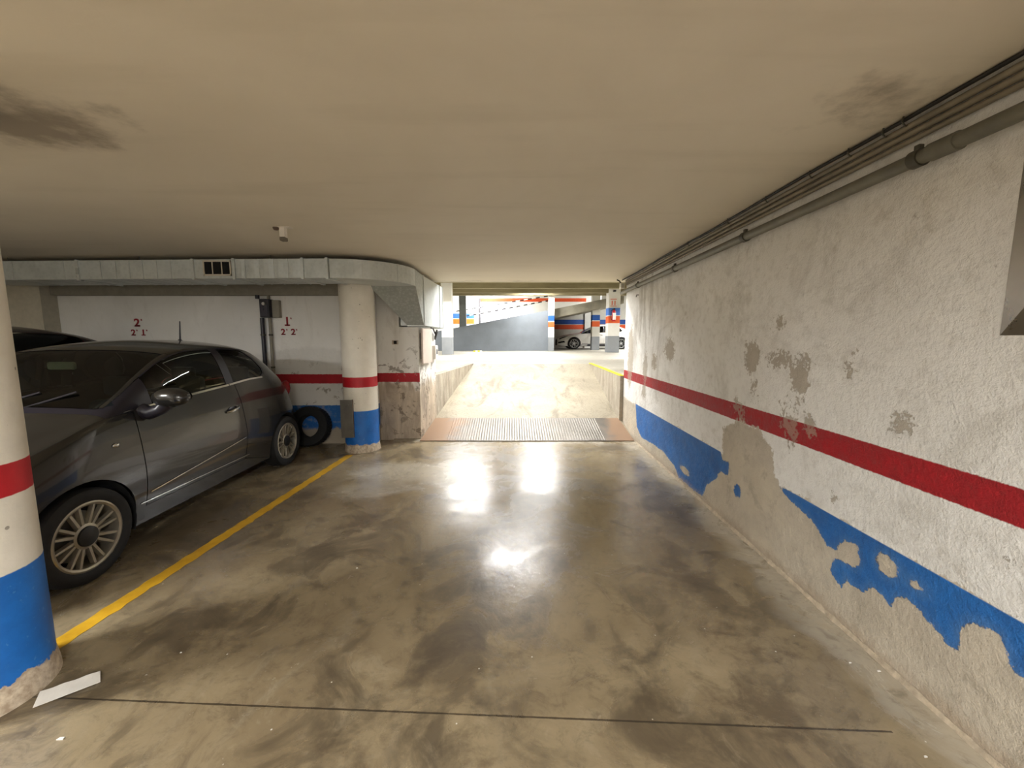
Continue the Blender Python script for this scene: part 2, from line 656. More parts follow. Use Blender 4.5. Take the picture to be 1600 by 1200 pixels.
def f_blue(u, v):
    P = np.stack([u, v], 1)
    d = np.maximum(sdf_poly(P, wY(BLUE_FAR)), sdf_poly(P, wY(BLUE_NEAR)))
    d = np.maximum(d, sdf_ell(P, PW(1152, 767), (0.05, 0.05)))
    d = np.minimum(d, -sdf_ell(P, PW(1386, 884), (0.055, 0.05)))
    d = np.minimum(d, -sdf_ell(P, PW(1430, 915), (0.03, 0.02)))
    d = np.minimum(d, -sdf_ell(P, PW(1070, 735), (0.10, 0.04)))
    return np.where(u < 0.9, np.minimum(BZ - v + 0.05, v - 0.16), d)


def f_bare(u, v):
    P = np.stack([u, v], 1)
    d = BZ - 0.0 - v
    return np.maximum(d, sdf_poly(P, wY(GAP)))


def f_chip(u, v):
    P = np.stack([u, v], 1)
    d = np.full(len(u), -0.3)
    for c, r in CHIPS:
        d = np.maximum(d, sdf_ell(P, PW(*c), r))
    return d


WALLR_M = peel_wall_mat('peeling_stucco_paint')
ys = np.concatenate([np.linspace(-5.2, 0.8, 50), np.linspace(0.83, 6.42, 430)])
zs_ = np.concatenate([np.linspace(0, 0.75, 64), np.linspace(0.77, CEIL, 50)])
grid_obj('wall_right', ys, zs_, lambda u, v: np.stack([wallx(u), u, v], 1), WALLR_M,
         {'blue': f_blue, 'bare': f_bare, 'chip': f_chip})
struct('wall_right_core', MB().prism([(wallx(-5.2) + .004, -5.2), (wallx(6.42) + .004, 6.42), (wallx(6.42) + 0.25, 6.42), (wallx(-5.2) + 0.25, -5.2)],
                                     'z', 0, CEIL), plain('render_end', 'dcd8cd', 0.8, var=.06, bump=.2),
       label='white rendered end of the stained wall beside the ramp')
# rubbed plaster foot where wall and floor meet
mb = MB()
n = 150
for i in range(n):
    y0 = -1.0 + i * 7.4 / n
    y1 = -1.0 + (i + 1) * 7.4 / n
    if y1 > 5.66:
        break
    w0 = 0.008 + 0.010 * abs(math.sin(i * 1.7) * math.sin(i * 0.37 + 1))
    w1 = 0.008 + 0.010 * abs(math.sin((i + 1) * 1.7) * math.sin((i + 1) * 0.37 + 1))
    mb.quad((wallx(y0) - w0, y0, 0.001), (wallx(y1) - w1, y1, 0.001), (wallx(y1) - .002, y1, 0.012 + w1), (wallx(y0) - .002, y0, 0.012 + w0))
o = struct('baseboard_right', mb, plain('crumbled_render', 'b9aa94', 0.85, var=.2, scale=30, bump=.5))


# ------------------------------------------------------------------ bay wall behind the small car, and the pier
def bay_wall_mat(name, dirty):
    k = NT(name)
    x, y, z = k.xyz()
    big = k.noise(0.8, 5, 0.6, dist=0.4)
    mid = k.noise(4.5, 7, 0.7, dist=0.5)
    fine = k.noise(34, 5, 0.62)
    streak = k.noise(5, 6, 0.65, vec=k.scaled((1, 1, 0.28)), dist=0.6)
    col = k.mix(k.rng(big, 0.3, 0.7, 0, 1), lin('d8d6d0'), lin('eae8e3'))
    col = k.mix(k.math('MULTIPLY', k.step(streak, 0.52, 0.72), 0.35 if dirty else 0.22), col, lin('a8a092'))
    if not dirty:
        hem = k.step(k.math('ADD', z, k.math('MULTIPLY', k.math('SUBTRACT', big, .5), .35)), 1.36, 1.30)
        col = k.mix(k.math('MULTIPLY', hem, 0.22), col, lin('98948a'))
    j = k.math('ADD', z, k.math('MULTIPLY', k.math('SUBTRACT', fine, 0.5), 0.014))
    chipm = k.step(mid, 0.56 if dirty else 0.64, 0.60 if dirty else 0.66)
    lowm = k.step(k.math('ADD', z, k.math('MULTIPLY', k.math('SUBTRACT', streak, 0.5), 0.9)), 0.95, 0.80)
    barec = k.mix(k.rng(streak, 0.3, 0.7, 0, 1), lin('6f5e4c'), lin('c9b79f'))
    if dirty:
        col = k.mix(k.math('MULTIPLY', lowm, 0.9), col, barec)
    if dirty:
        col = k.mix(k.math('MULTIPLY', k.math('MULTIPLY', chipm, k.step(z, 1.7, 1.0)), 0.7), col, lin('5f5143'))
    chip2 = k.math('MULTIPLY', k.step(k.noise(6.5, 7, 0.72, dist=0.4), 0.57, 0.60), k.step(z, 1.25, 1.0))
    col = k.mix(k.math('MULTIPLY', chip2, 0.75), col, lin('7d7263'))
    if not dirty:
        blm = k.step(j, BZ + 0.004, BZ - 0.004)
        blc = k.mix(k.rng(mid, 0.3, 0.7, 0, 1), lin('1b5596'), lin('1f6fbd'))
        blc = k.mix(k.math('MULTIPLY', k.step(mid, 0.5, 0.6), 0.6), blc, lin('8f8b83'))
        col = k.mix(blm, col, blc)
        foot = k.step(k.math('ADD', z, k.math('MULTIPLY', k.math('SUBTRACT', mid, 0.5), 0.25)), 0.24, 0.20)
        col = k.mix(foot, col, lin('a19684'))
    redm = band(k, j, RZ0, RZ1, 0.003)
    redc = k.mix(k.rng(mid, 0.3, 0.75, 0, 1), lin('8d0d18'), lin('b01022'))
    if dirty:
        redm = k.math('MULTIPLY', redm, k.math('LESS_THAN', y, 5.79))
        redm = k.math('MULTIPLY', redm, k.math('SUBTRACT', 1.0, k.math('MULTIPLY', k.step(mid, 0.60, 0.66), 0.8)))
    col = k.mix(redm, col, redc)
    h = k.math('ADD', k.math('MULTIPLY', fine, 0.5), k.math('MULTIPLY', mid, 0.8))
    return k.done(col, 0.68, 0, k.bump(h, 0.4, 0.014))


BAYW_M = bay_wall_mat('bay_wall_paint', False)
PIER_M = bay_wall_mat('pier_dirty_paint', True)


def pierx(Y):
    return -1.36 + 0.1 * (Y - 5.7)


PIERY = 5.78
yb_ = 6.60
struct('wall_bay', MB().box(-8.0, -1.95, BACKY, yb_ - .14, 0, CEIL), BAYW_M, label='white wall with red stripe at the back of the parking bay')
# pier between bay and ramp, notched for the duct
pm = MB()
yb, ym = 6.60, 5.97
xl = -1.95
prof = [(PIERY, 0), (yb, 0), (yb, 1.665), (PIERY, 1.665)]
pm.v += [(-1.63, y, z) for y, z in prof] + [(pierx(y), y, z) for y, z in prof]
m = len(prof)
pm.f += [tuple(range(m)), tuple(m + i for i in reversed(range(m)))]
for i in range(m):
    j = (i + 1) % m
    pm.f.append((i, m + i, m + j, j))
pm.box(-1.95, -1.63, PIERY, yb, 0, CEIL)
struct('wall_pier', pm, PIER_M, label='stained white pier with red stripe between bay and ramp')
struct('trim_2', MB().box(-8.0, -2.30, BACKY - 0.08, BACKY, 2.085, CEIL), plain('duct_shadow_tone', '8f897b', 0.85, var=.1, bump=.2),  # darker strip in place of the shade the duct casts on the wall
       label='dark strip standing in for the duct shadow along the top of the bay wall')
struct('trim_3', MB().box(-6.72, -6.28, BACKY - 0.20, BACKY, 0, CEIL), plain('pilaster_paint', 'bdb6a4', 0.8, var=.08, bump=.2),
       label='shallow pilaster in the corner of the bay wall')
WPL = plain('garage_plain_wall', 'c4beb0', 0.8, var=.08, scale=3, bump=.2)
struct('wall_left', MB().box(-8.2, -8.0, -5.2, 6.6, 0, CEIL), WPL)
struct('wall_back', MB().box(-8.2, 2.0, -5.4, -5.2, 0, CEIL), WPL)


# ------------------------------------------------------------------ ramp and upper floor
def ramp_mat():
    k = NT('scuffed_ramp_concrete')
    x, y, z = k.xyz()
    big = k.noise(0.9, 6, 0.65, dist=0.8)
    lane = k.noise(1.6, 6, 0.65, vec=k.scaled((1.5, 0.5, 1)), dist=1.0)
    fine = k.noise(26, 5, 0.65)
    col = k.mix(k.rng(big, 0.3, 0.7, 0, 1), lin('8c8371'), lin('a89e8a'))
    col = k.mix(k.math('MULTIPLY', k.step(lane, 0.50, 0.66), 0.75), col, lin('6b6252'))
    col = k.mix(k.math('MULTIPLY', k.step(fine, 0.52, 0.7), 0.5), col, lin('5d5648'))
    return k.done(col, 0.6, 0, k.bump(k.math('ADD', fine, lane), 0.5, 0.012))


RAMP_M = ramp_mat()
RY0, RY1 = 5.68, 9.80


def rz(Y):
    return UPZ * (Y - RY0) / (RY1 - RY0)


us = np.linspace(-1.75, 2.1, 26)
vs = np.linspace(RY0, RY1, 40)
grid_obj('ramp', us, vs, lambda u, v: np.stack([u, v, UPZ * (v - RY0) / (RY1 - RY0)], 1), RAMP_M)['label'] = 'scuffed concrete ramp up to the next level'


def lx(Y):     # left edge of the ramp
    return -1.27 + (Y - 6.6) * 0.1


def rx(Y):     # right edge
    return 1.76 + (Y - 6.42) * 0.0414


LOWW_M = bay_wall_mat('ramp_side_render', True)
k = NT('ramp_side_render')
mid = k.noise(5, 7, 0.7, vec=k.scaled((1, 1, 0.4)), dist=0.4)
fine = k.noise(30, 5)
c = k.mix(k.rng(mid, 0.3, 0.7, 0, 1), lin('7d7263'), lin('b5ac9b'))
c = k.mix(k.math('MULTIPLY', k.step(fine, 0.55, 0.7), 0.5), c, lin('7d7364'))
LOWW_M = k.done(c, 0.8, 0, k.bump(fine, 0.4, 0.01))
T = 0.14
struct('wall_ramp_left', MB().prism([(lx(6.6), 6.6), (lx(RY1), RY1), (lx(RY1) - T, RY1), (lx(6.6) - T, 6.6)], 'z', 0.0, UPZ + 0.012), LOWW_M,
       label='low stained side wall on the pier side of the ramp')
struct('wall_ramp_right', MB().prism([(rx(6.42), 6.42), (rx(RY1), RY1), (rx(RY1) + T, RY1), (rx(6.42) + T, 6.42)], 'z', 0.0, UPZ + 0.012), LOWW_M,
       label='low stained side wall of the ramp with yellow top edge')
YEL = plain('yellow_kerb_paint', 'e6d51e', 0.55, var=.12, scale=8)
tag(build('kerb_stripe', MB().prism([(rx(6.45) - .004, 6.45), (rx(RY1) - .004, RY1), (rx(RY1) + .075, RY1), (rx(6.45) + .075, 6.45)], 'z', UPZ + 0.0125, UPZ + 0.022), YEL),
    'yellow painted edge along the top of the ramp side wall', 'floor marking')


def upfloor_mat():
    k = NT('upper_floor_concrete')
    big = k.noise(0.35, 6, 0.62, vec=k.scaled((0.4, 1.4, 1)), dist=0.8)
    fine = k.noise(12, 5)
    col = k.mix(k.rng(big, 0.3, 0.7, 0, 1), lin('8d887b'), lin('b5b0a4'))
    return k.done(col, k.rng(fine, 0.3, 0.7, 0.35, 0.6), 0, k.bump(fine, 0.15, 0.01))


UPF_M = upfloor_mat()
mb = MB()
mb.quad((-15, 6.6, UPZ), (lx(6.6) - T, 6.6, UPZ), (lx(RY1) - T, RY1, UPZ), (-15, RY1, UPZ))
mb.quad((rx(6.42) + T, 6.42, UPZ), (15, 6.42, UPZ), (15, RY1, UPZ), (rx(RY1) + T, RY1, UPZ))
mb.quad((-15, RY1, UPZ), (15, RY1, UPZ), (15, 28, UPZ), (-15, 28, UPZ))
struct('floor_upper', mb, UPF_M, label='pale concrete floor of the upper parking level')

# steel ramp plate
def plate_mat():
    k = NT('ribbed_ramp_steel')
    x, y, z = k.xyz()
    nz = k.noise(2.2, 6, 0.65, dist=0.5)
    ends = k.math('MAXIMUM', k.step(k.math('ADD', x, k.math('MULTIPLY', k.math('SUBTRACT', nz, .5), 1.0)), -1.0 + 0.15, -1.2),
                  k.step(k.math('ADD', x, k.math('MULTIPLY', k.math('SUBTRACT', nz, .5), 0.8)), 1.15, 1.4))
    col = k.mix(k.rng(nz, 0.3, 0.7, 0, 1), lin('77716a'), lin('948f89'))
    col = k.mix(k.math('MULTIPLY', ends, 0.85), col, lin('96765a'))
    met = k.math('SUBTRACT', 0.75, k.math('MULTIPLY', ends, 0.6))
    return k.done(col, k.rng(nz, 0.3, 0.7, 0.42, 0.6), met, k.bump(k.noise(40, 4), 0.15, 0.005))


PL = plate_mat()
PY0, PY1 = 5.69, 6.50
plate = thing('ramp_plate', 'ribbed steel plate laid across the foot of the ramp', 'plate', (0.2, PY0, 0))
sl = (rz(PY1) - rz(PY0))
mb = MB()
mb.v += [(pierx(PY0) + .01, PY0, rz(PY0) + .004), (wallx(PY0) - .01, PY0, rz(PY0) + .004), (wallx(PY1) - .05, PY1, rz(PY1) + .004), (pierx(PY1) + .01, PY1, rz(PY1) + .004)]
mb.v += [(p[0], p[1], p[2] + .008) for p in mb.v]
mb.f += [(0, 1, 2, 3), (4, 5, 6, 7), (0, 1, 5, 4), (1, 2, 6, 5), (2, 3, 7, 6), (3, 0, 4, 7)]
build('plate', mb, PL, plate)
mb = MB()
for i in range(62):
    xx = -0.95 + i * 0.038
    a, b = PY0 + .02, PY1 - .02
    za, zb = rz(a) + .0115, rz(b) + .0115
    mb.v += [(xx - .008, a, za), (xx + .008, a, za), (xx + .008, b, zb), (xx - .008, b, zb), (xx, a, za + .006), (xx, b, zb + .006)]
    q = len(mb.v) - 6
    mb.f += [(q, q + 4, q + 5, q + 3), (q + 4, q + 1, q + 2, q + 5), (q, q + 1, q + 4), (q + 3, q + 5, q + 2)]
o = build('ribs', mb, PL, plate)
o['kind'] = 'stuff'


# ------------------------------------------------------------------ columns of the lower bay
def column_mat(name, seed):
    k = NT(name)
    x, y, z = k.xyz()
    of = k.n('ShaderNodeMapping')
    k.put(of.inputs[0], k.obj())
    of.inputs['Location'].default_value = (seed, seed * 2, seed)
    v = of.outputs[0]
    mid = k.noise(5, 6, 0.65, vec=v)
    fine = k.noise(36, 4, 0.6, vec=v)
    pits = k.voro(15, vec=v)
    pn = k.noise(7, 3, vec=v)
    col = k.mix(k.rng(mid, 0.3, 0.7, 0, 1), lin('dad4c6'), lin('e8e2d5'))
    pit = k.math('MULTIPLY', k.step(pits, 0.13, 0.09), k.step(pn, 0.5, 0.56))
    col = k.mix(k.math('MULTIPLY', pit, 0.7), col, lin('6f675a'))
    j = k.math('ADD', z, k.math('MULTIPLY', k.math('SUBTRACT', fine, 0.5), 0.006))
    redc = k.mix(k.rng(mid, 0.3, 0.7, 0, 1), lin('a50d1a'), lin('c01222'))
    col = k.mix(band(k, j, RZ0, RZ1, 0.002), col, redc)
    blc = k.mix(k.rng(mid, 0.3, 0.7, 0, 1), lin('0f5aa8'), lin('1670c8'))
    blc = k.mix(k.math('MULTIPLY', k.step(fine, 0.62, 0.72), 0.4), blc, lin('6ea0d0'))
    col = k.mix(k.step(j, BZ + 0.003, BZ - 0.003), col, blc)
    rag = k.math('ADD', z, k.math('MULTIPLY', k.math('SUBTRACT', k.noise(9, 6, 0.7, vec=v), 0.5), 0.16))
    footc = k.mix(k.rng(fine, 0.35, 0.65, 0, 1), lin('a8957f'), lin('d6c9b3'))
    col = k.mix(k.step(rag, 0.112, 0.100), col, footc)
    return k.done(col, 0.55, 0, k.bump(k.math('SUBTRACT', k.math('MULTIPLY', fine, .35), k.math('MULTIPLY', pit, 0.8)), 0.3, 0.01))


COLR = 0.22
for nm, cx, cy, sd, lab, grp in (('near', -2.25, 1.52, 3.1, 'thick round column with red and blue bands beside the nose of the grey car', None),
                                 ('mid', -2.04, 5.305, 7.7, 'round column with red and blue bands and a metal guard plate', None)):
    prof = [(0.0, 0.0), (COLR + 0.012, 0.0), (COLR + 0.010, 0.03), (COLR + 0.004, 0.07), (COLR, 0.10), (COLR, CEIL), (0, CEIL)]
    o = build('column', MB().lathe(prof, (0, 0, 0), 'z', 64), column_mat('column_paint_' + nm, sd), smooth=True)
    o.location = (cx, cy, 0)
    tag(o, lab, 'column')

STEEL_D = plain('dull_steel', '77736b', 0.45, 0.6, var=.15, scale=10)
gp = thing('guard_plate', 'bare grey metal plate fixed upright to the banded column beside the tyre', 'plate', (-2.21, 5.05, 0.17))
p0, p1 = PY(531, 625, 5.05), PY(553, 684, 5.05)
build('sheet', MB().box(p0[0], p1[0], 5.045, 5.053, p1[2], p0[2], 0.003), STEEL_D, gp)
build('folded_edge', MB().box(p1[0] - .012, p1[0], 5.053, 5.085, p1[2], p0[2], 0.003), plain('rusty_steel', '6a5547', 0.7, 0.3, var=.25), gp)
for zz in (p0[2] - .07, p1[2] + .07):
    build('bolt', MB().lathe([(0, -.008), (.012, -.008), (.012, 0), (0, 0)], (p1[0] - .05, 5.045, zz), 'y', 6), STEEL_D, gp)

# ------------------------------------------------------------------ yellow bay line, paper strip
def worn_yellow():
    k = NT('worn_yellow_paint')
    nz = k.noise(7, 7, 0.7)
    col = k.mix(k.rng(nz, 0.3, 0.7, 0, 1), lin('b98a14'), lin('dcae2a'))
    col = k.mix(k.math('MULTIPLY', k.step(nz, 0.6, 0.72), 0.6), col, lin('8d7a4e'))
    return k.done(col, 0.5, 0, k.bump(k.noise(40, 4), 0.2, 0.005))


a, b = np.array([-2.255, 1.62]), np.array([-2.10, 5.0])
d = (b - a) / np.linalg.norm(b - a)
nrm = np.array([-d[1], d[0]])
mb = MB()
N = 70
Lp, Rp = [], []
for i in range(N + 1):
    c = a + (b - a) * i / N
    w = 0.045 + 0.004 * math.sin(i * 2.3) + 0.003 * math.sin(i * 5.1)
    Lp.append(c + nrm * w)
    Rp.append(c - nrm * (w + 0.003 * math.sin(i * 3.7)))
mb.v = [(p[0], p[1], 0.0018) for p in Lp + Rp]
mb.f = [(i, i + 1, N + 2 + i, N + 1 + i) for i in range(N)]
tag(build('parking_line', mb, worn_yellow()), 'worn yellow painted line on the floor between the two round columns', 'floor marking')

ps = thing('paper_strip', 'crumpled white paper strip lying on the floor by the column', 'paper', tuple(PZ(103, 1080, 0)))
q = [PZ(51, 1107, .004), PZ(63, 1083, .018), PZ(157, 1050, .006), PZ(157, 1066, .004)]
mb = MB()
NS = 14
for i in range(NS + 1):
    t = i / NS
    lo = q[0] * (1 - t) + q[3] * t
    hi = q[1] * (1 - t) + q[2] * t
    for s in (0, .5, 1):
        p = lo * (1 - s) + hi * s
        mb.v.append((p[0], p[1], max(0.002, p[2]) + 0.0015 * math.sin(i * 1.1 + s * 2) * s + 0.004 * s + .003))
for i in range(NS):
    for s in range(2):
        A = i * 3 + s
        mb.f.append((A, A + 3, A + 4, A + 1))
o = build('sheet', mb, plain('paper_white', 'e6e3dc', 0.7, var=.05), ps, recalc=False)
so = o.modifiers.new('thick', 'SOLIDIFY')
so.thickness = 0.002

for i, (px, py, sz) in enumerate([(95, 1155, .012), (1328, 1024 + 12, .006), (1373, 1049, .008), (1446, 1183, .006), (283, 1020, .004), (558, 888, .006)]):
    c = PZ(px, py, 0)
    o = build('paper_scrap', MB().prism([(c[0] - sz, c[1] - sz * .4), (c[0] + sz, c[1] - sz * .3), (c[0] + sz * .7, c[1] + sz * .5), (c[0] - sz * .6, c[1] + sz * .4)],
                                        'z', 0.0005, 0.004), bpy.data.materials['paper_white'])
    tag(o, 'tiny white paper scrap on the bare concrete floor', 'litter', 'paper scraps on the lane floor')

# ------------------------------------------------------------------ galvanised duct
def galv_mat(name, base='c8cdcb', rough=0.38):
    k = NT(name)
    nz = k.voro(26)
    n2 = k.noise(3, 5)
    col = k.mix(k.rng(nz, 0.0, 0.6, 0, 1), lin('bcc2c0'), lin(base))
    col = k.mix(k.math('MULTIPLY', k.step(n2, .5, .7), .35), col, lin('979d9a'))
    return k.done(col, k.rng(n2, .3, .7, rough - .06, rough + .1), 0.30, k.bump(k.noise(5, 3), 0.10, 0.02))


GALV = galv_mat('galvanised_steel')
GALV2 = galv_mat('galvanised_flange', 'c6cac8', 0.32)
DZ0, DZ1 = 2.175, 2.385


def ducty(X):
    return 4.55 + (-2.3 - X) * 0.042


duct = thing('ventilation_duct', 'galvanised ventilation duct hung under the low ceiling, curving towards the ramp', 'duct', (-2.3, 4.8, DZ0))
seams = [-6.75, -6.1, -5.42]
x = -5.42


def pxX(px):
    # X on the duct's front face for an image column
    t = (px - 800) / FPX
    # X = t' * Y with the pitch term of the mid height folded in
    d_ = pdir(px, 420)
    r = d_[0] / d_[1]
    return r * (4.55 - 2.3 * 0.042) / (1 + r * 0.042)


seam_px = [-60, 20, 100, 122, 157, 181, 202, 223, 245, 267, 302, 366, 383, 405, 428, 450, 473, 511]
sx = [pxX(p) for p in seam_px]
for i in range(len(sx) - 1):
    a_, b_ = sx[i] + .003, sx[i + 1] - .003
    mb = MB()
    m_ = 3
    for jx in range(m_ + 1):
        X = a_ + (b_ - a_) * jx / m_
        pr = 0.004 if 0 < jx < m_ else 0.0
        y0 = ducty(X) - pr
        mb.v += [(X, y0, DZ0), (X, y0, DZ1), (X, ducty(X) + .50, DZ1), (X, ducty(X) + .50, DZ0)]
    for jx in range(m_):
        A = jx * 4
        for s in range(4):
            mb.f.append((A + s, A + (s + 1) % 4, A + 4 + (s + 1) % 4, A + 4 + s))
    mb.f += [(0, 1, 2, 3), (m_ * 4 + 3, m_ * 4 + 2, m_ * 4 + 1, m_ * 4)]
    build('duct_panel', mb, GALV, duct)
for i, X in enumerate(sx[1:]):
    big = seam_px[i + 1] in (122, 302, 366, 473, 511)
    w = .014 if big else .0045
    pr = .018 if big else .006
    y0 = ducty(X)
    o = build('flange' if big else 'seam', MB().box(X - w, X + w, y0 - pr, y0 + .50 + pr * .3, DZ0 - pr * .8, DZ1 + pr * .5), GALV2, duct)
# vent grille
gx0, gx1 = pxX(320), pxX(362)
gy = ducty((gx0 + gx1) / 2) - .006
gz0, gz1 = PY(340, 431, gy)[2], PY(340, 407, gy)[2]
FR = plain('vent_frame_beige', 'cfc6b4', 0.5, var=.05)
fr = build('vent_frame', MB().box(gx0, gx1, gy - .016, gy - .002, gz0, gz0 + .016).box(gx0, gx1, gy - .016, gy - .002, gz1 - .016, gz1)
           .box(gx0, gx0 + .014, gy - .016, gy - .002, gz0, gz1).box(gx1 - .014, gx1, gy - .016, gy - .002, gz0, gz1), FR, duct)
BLK = plain('black_void', '0c0b0a', 0.9, var=.05)
build('vent_opening', MB().box(gx0 + .01, gx1 - .01, gy - .008, gy - .001, gz0 + .01, gz1 - .01), BLK, duct)
for t in (1 / 3, 2 / 3):
    X = gx0 + (gx1 - gx0) * t
    build('vent_bar', MB().box(X - .005, X + .005, gy - .014, gy - .006, gz0 + .012, gz1 - .012), FR, duct)

# elbow
def strip_loft(rows, mat, name):
    mb = MB()
    k_ = len(rows[0])
    for r in rows:
        mb.v += [tuple(p) for p in r]
    for i in range(len(rows) - 1):
        for j in range(k_):
            A, B = i * k_ + j, i * k_ + (j + 1) % k_
            mb.f.append((A, B, B + k_, A + k_))
    mb.f += [tuple(range(k_)), tuple((len(rows) - 1) * k_ + j for j in reversed(range(k_)))]
    return build(name, mb, mat, duct)


rows = []
x_end = sx[-1]
EC = (x_end + 0.02, 5.25)
for i in range(15):
    th = (i / 14) * math.pi / 2
    ox, oy = EC[0] + (-1.25 - EC[0]) * math.sin(th), EC[1] - .70 * math.cos(th)
    ix, iy = EC[0] + (-1.80 - EC[0]) * math.sin(th), EC[1] - .21 * math.cos(th)
    rows.append([(ox, oy, DZ0), (ox, oy, DZ1), (ix, iy, DZ1), (ix, iy, DZ0)])
strip_loft(rows[:5], GALV, 'elbow_segment')
strip_loft(rows[4:10], GALV, 'elbow_segment')
strip_loft(rows[9:], GALV, 'elbow_segment')
for i in (4, 9):
    (ox, oy, _), _, (ix, iy, _), _ = rows[i]
    dv = Vector((ox - ix, oy - iy, 0)).normalized()
    tv = Vector((-dv.y, dv.x, 0)) * .004
    P = Vector((ox, oy, 0)) + dv * .005
    mb = MB()
    for z in (DZ0 - .003, DZ1 + .003):
        mb.v += [tuple(P - tv + Vector((0, 0, z))), tuple(P + tv + Vector((0, 0, z))), tuple(P + tv - dv * .01 + Vector((0, 0, z))), tuple(P - tv - dv * .01 + Vector((0, 0, z)))]
    mb.f = [(0, 1, 2, 3), (4, 5, 6, 7), (0, 1, 5, 4), (1, 2, 6, 5), (2, 3, 7, 6), (3, 0, 4, 7)]
    build('seam', mb, GALV2, duct)
TZ = 1.685
strip_loft([[(-1.25, 5.255, DZ0), (-1.25, 5.255, DZ1), (-1.80, 5.255, DZ1), (-1.85, 5.255, DZ0)],
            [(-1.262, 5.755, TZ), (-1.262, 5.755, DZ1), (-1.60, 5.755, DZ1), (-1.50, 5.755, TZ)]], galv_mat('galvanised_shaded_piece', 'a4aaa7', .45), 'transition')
strip_loft([[(-1.262, 5.765, TZ), (-1.262, 5.765, DZ1), (-1.60, 5.765, DZ1), (-1.60, 5.765, TZ)],
            [(-1.215, 7.05, TZ), (-1.215, 7.05, DZ1), (-1.60, 7.05, DZ1), (-1.60, 7.05, TZ)]], GALV, 'tall_section')
for Y in (5.76, 6.80, 7.045):
    X = -1.262 + (Y - 5.765) * .0366
    build('flange', MB().box(-1.50 if Y < 6 else -1.60, X + .012, Y - .012, Y + .012, TZ - .012, DZ1 + .008), GALV2, duct)
for X in (-5.9, -4.3, -2.75):
    for yy in (.08, .42):
        build('hanger_rod', MB().tube([(X, ducty(X) + yy, DZ1 - .01), (X, ducty(X) + yy, CEIL)], .005, 6), STEEL_D, duct)

# ------------------------------------------------------------------ pipes on the right wall
PIPE_M = plain('grey_green_pipe', '6f6c5f', 0.5, 0.15, var=.18, scale=9)
pz_ = 2.235
pr_ = 0.029
pipe = thing('wall_pipe', 'thick grey green pipe clipped along the top of the stained wall', 'pipe', (wallx(0) - .05, 0, pz_))
build('pipe_run', MB().tube([(wallx(Y) - .048, Y, pz_) for Y in (-5.0, -2, 0, 2, 4, 6.35)] + [(wallx(6.5) - .05, 6.52, pz_ - .01)], pr_, 14), PIPE_M, pipe, smooth=True)
CLAMP_M = plain('clamp_dark', '4d4a40', 0.5, 0.4)
for px, py in ((1435, 243), (1165, 362), (1055, 410), (997, 440)):
    d_ = pdir(px, py)
    Y = (WX0 - .048) / (d_[0] - WS * d_[1]) * d_[1]
    c = (wallx(Y) - .048, Y, pz_)
    cl = build('clamp', MB().lathe([(pr_ + .001, -.02), (pr_ + .007, -.02), (pr_ + .007, .02), (pr_ + .001, .02), (pr_ + .001, -.02)], c, 'y', 20)
               .box(c[0] + .02, wallx(Y) - .001, Y - .015, Y + .015, pz_ - .012, pz_ + .012), CLAMP_M, pipe, smooth=True)
    build('clamp_lug', MB().box(c[0] - .012, c[0] + .010, Y - .012, Y + .012, pz_ + pr_ + .004, pz_ + pr_ + .024, .003), CLAMP_M, cl)
o = build('coupling', MB().lathe([(pr_, -.05), (pr_ + .006, -.05), (pr_ + .006, .05), (pr_, .05)], (wallx(1.62) - .048, 1.62, pz_), 'y', 20), PIPE_M, pipe, smooth=True)
COND = plain('conduit_brown_grey', '857b69', 0.55, 0.1, var=.15)
for i, (dx, zz, rr) in enumerate(((.020, 2.400, .014), (.019, 2.367, .013), (.017, 2.338, .011))):
    lab = ['grey brown conduit highest under the slab beside the black cable', 'grey brown conduit between two others above the thick pipe',
           'thin grey brown conduit just above the thick pipe'][i]
    tag(build('conduit', MB().tube([(wallx(Y) - dx, Y, zz) for Y in (-5.0, 0, 3, 6.38)], rr, 10), COND, smooth=True), lab, 'conduit')
cab = thing('power_cable', 'black cable clipped in the corner of ceiling and stained wall', 'cable', (wallx(0) - .04, 0, 2.42))
build('cable_run', MB().tube([(wallx(Y) - .045 - .006 * math.sin(Y * 3.1), Y, CEIL - .011 - .003 * abs(math.sin(Y * 4))) for Y in np.linspace(-5, 6.5, 60)], .0085, 8),
      plain('black_rubber_cable', '17130f', 0.6), cab, smooth=True)
for px in (1373, 1402, 1322, 1265, 1199, 1141, 1080, 1045):
    d_ = pdir(px, 300)
    Y = (WX0 - .045) / (d_[0] - WS * d_[1]) * d_[1]
    build('cable_clip', MB().tube([(wallx(Y) - .052, Y, CEIL - .002), (wallx(Y) - .056, Y, CEIL - .024), (wallx(Y) - .040, Y, CEIL - .040), (wallx(Y) - .028, Y, CEIL - .036)], .0035, 6),
          CLAMP_M, cab)
jb = thing('junction_box', 'small white junction box at the end of the pipes over the ramp', 'electrical box', (wallx(6.4) - .05, 6.43, 2.3))
build('box_body', MB().box(wallx(6.4) - .10, wallx(6.4) - .035, 6.40, 6.48, 2.285, 2.375, .006), plain('box_white', 'e4e0d6', .5, var=.04), jb)
build('box_lid', MB().box(wallx(6.4) - .09, wallx(6.4) - .045, 6.392, 6.40, 2.297, 2.363, .004), plain('lid_grey', 'b5b0a4', .5, var=.04), jb)
build('cable_gland', MB().tube([(wallx(6.4) - .085, 6.44, 2.37), (wallx(6.4) - .11, 6.45, 2.41), (wallx(6.4) - .14, 6.48, 2.43)], .01, 8), bpy.data.materials['black_rubber_cable'], jb)
for i, (px, py) in enumerate(((998, 462), )):
    Y, z = PW(px, py)
    tag(build('wall_hook', MB().tube([(wallx(Y), Y, z + .01), (wallx(Y) - .03, Y, z + .01), (wallx(Y) - .035, Y, z - .02)], .006, 6), CLAMP_M), 'small dark hook in the stained wall under the pipe', 'hook')

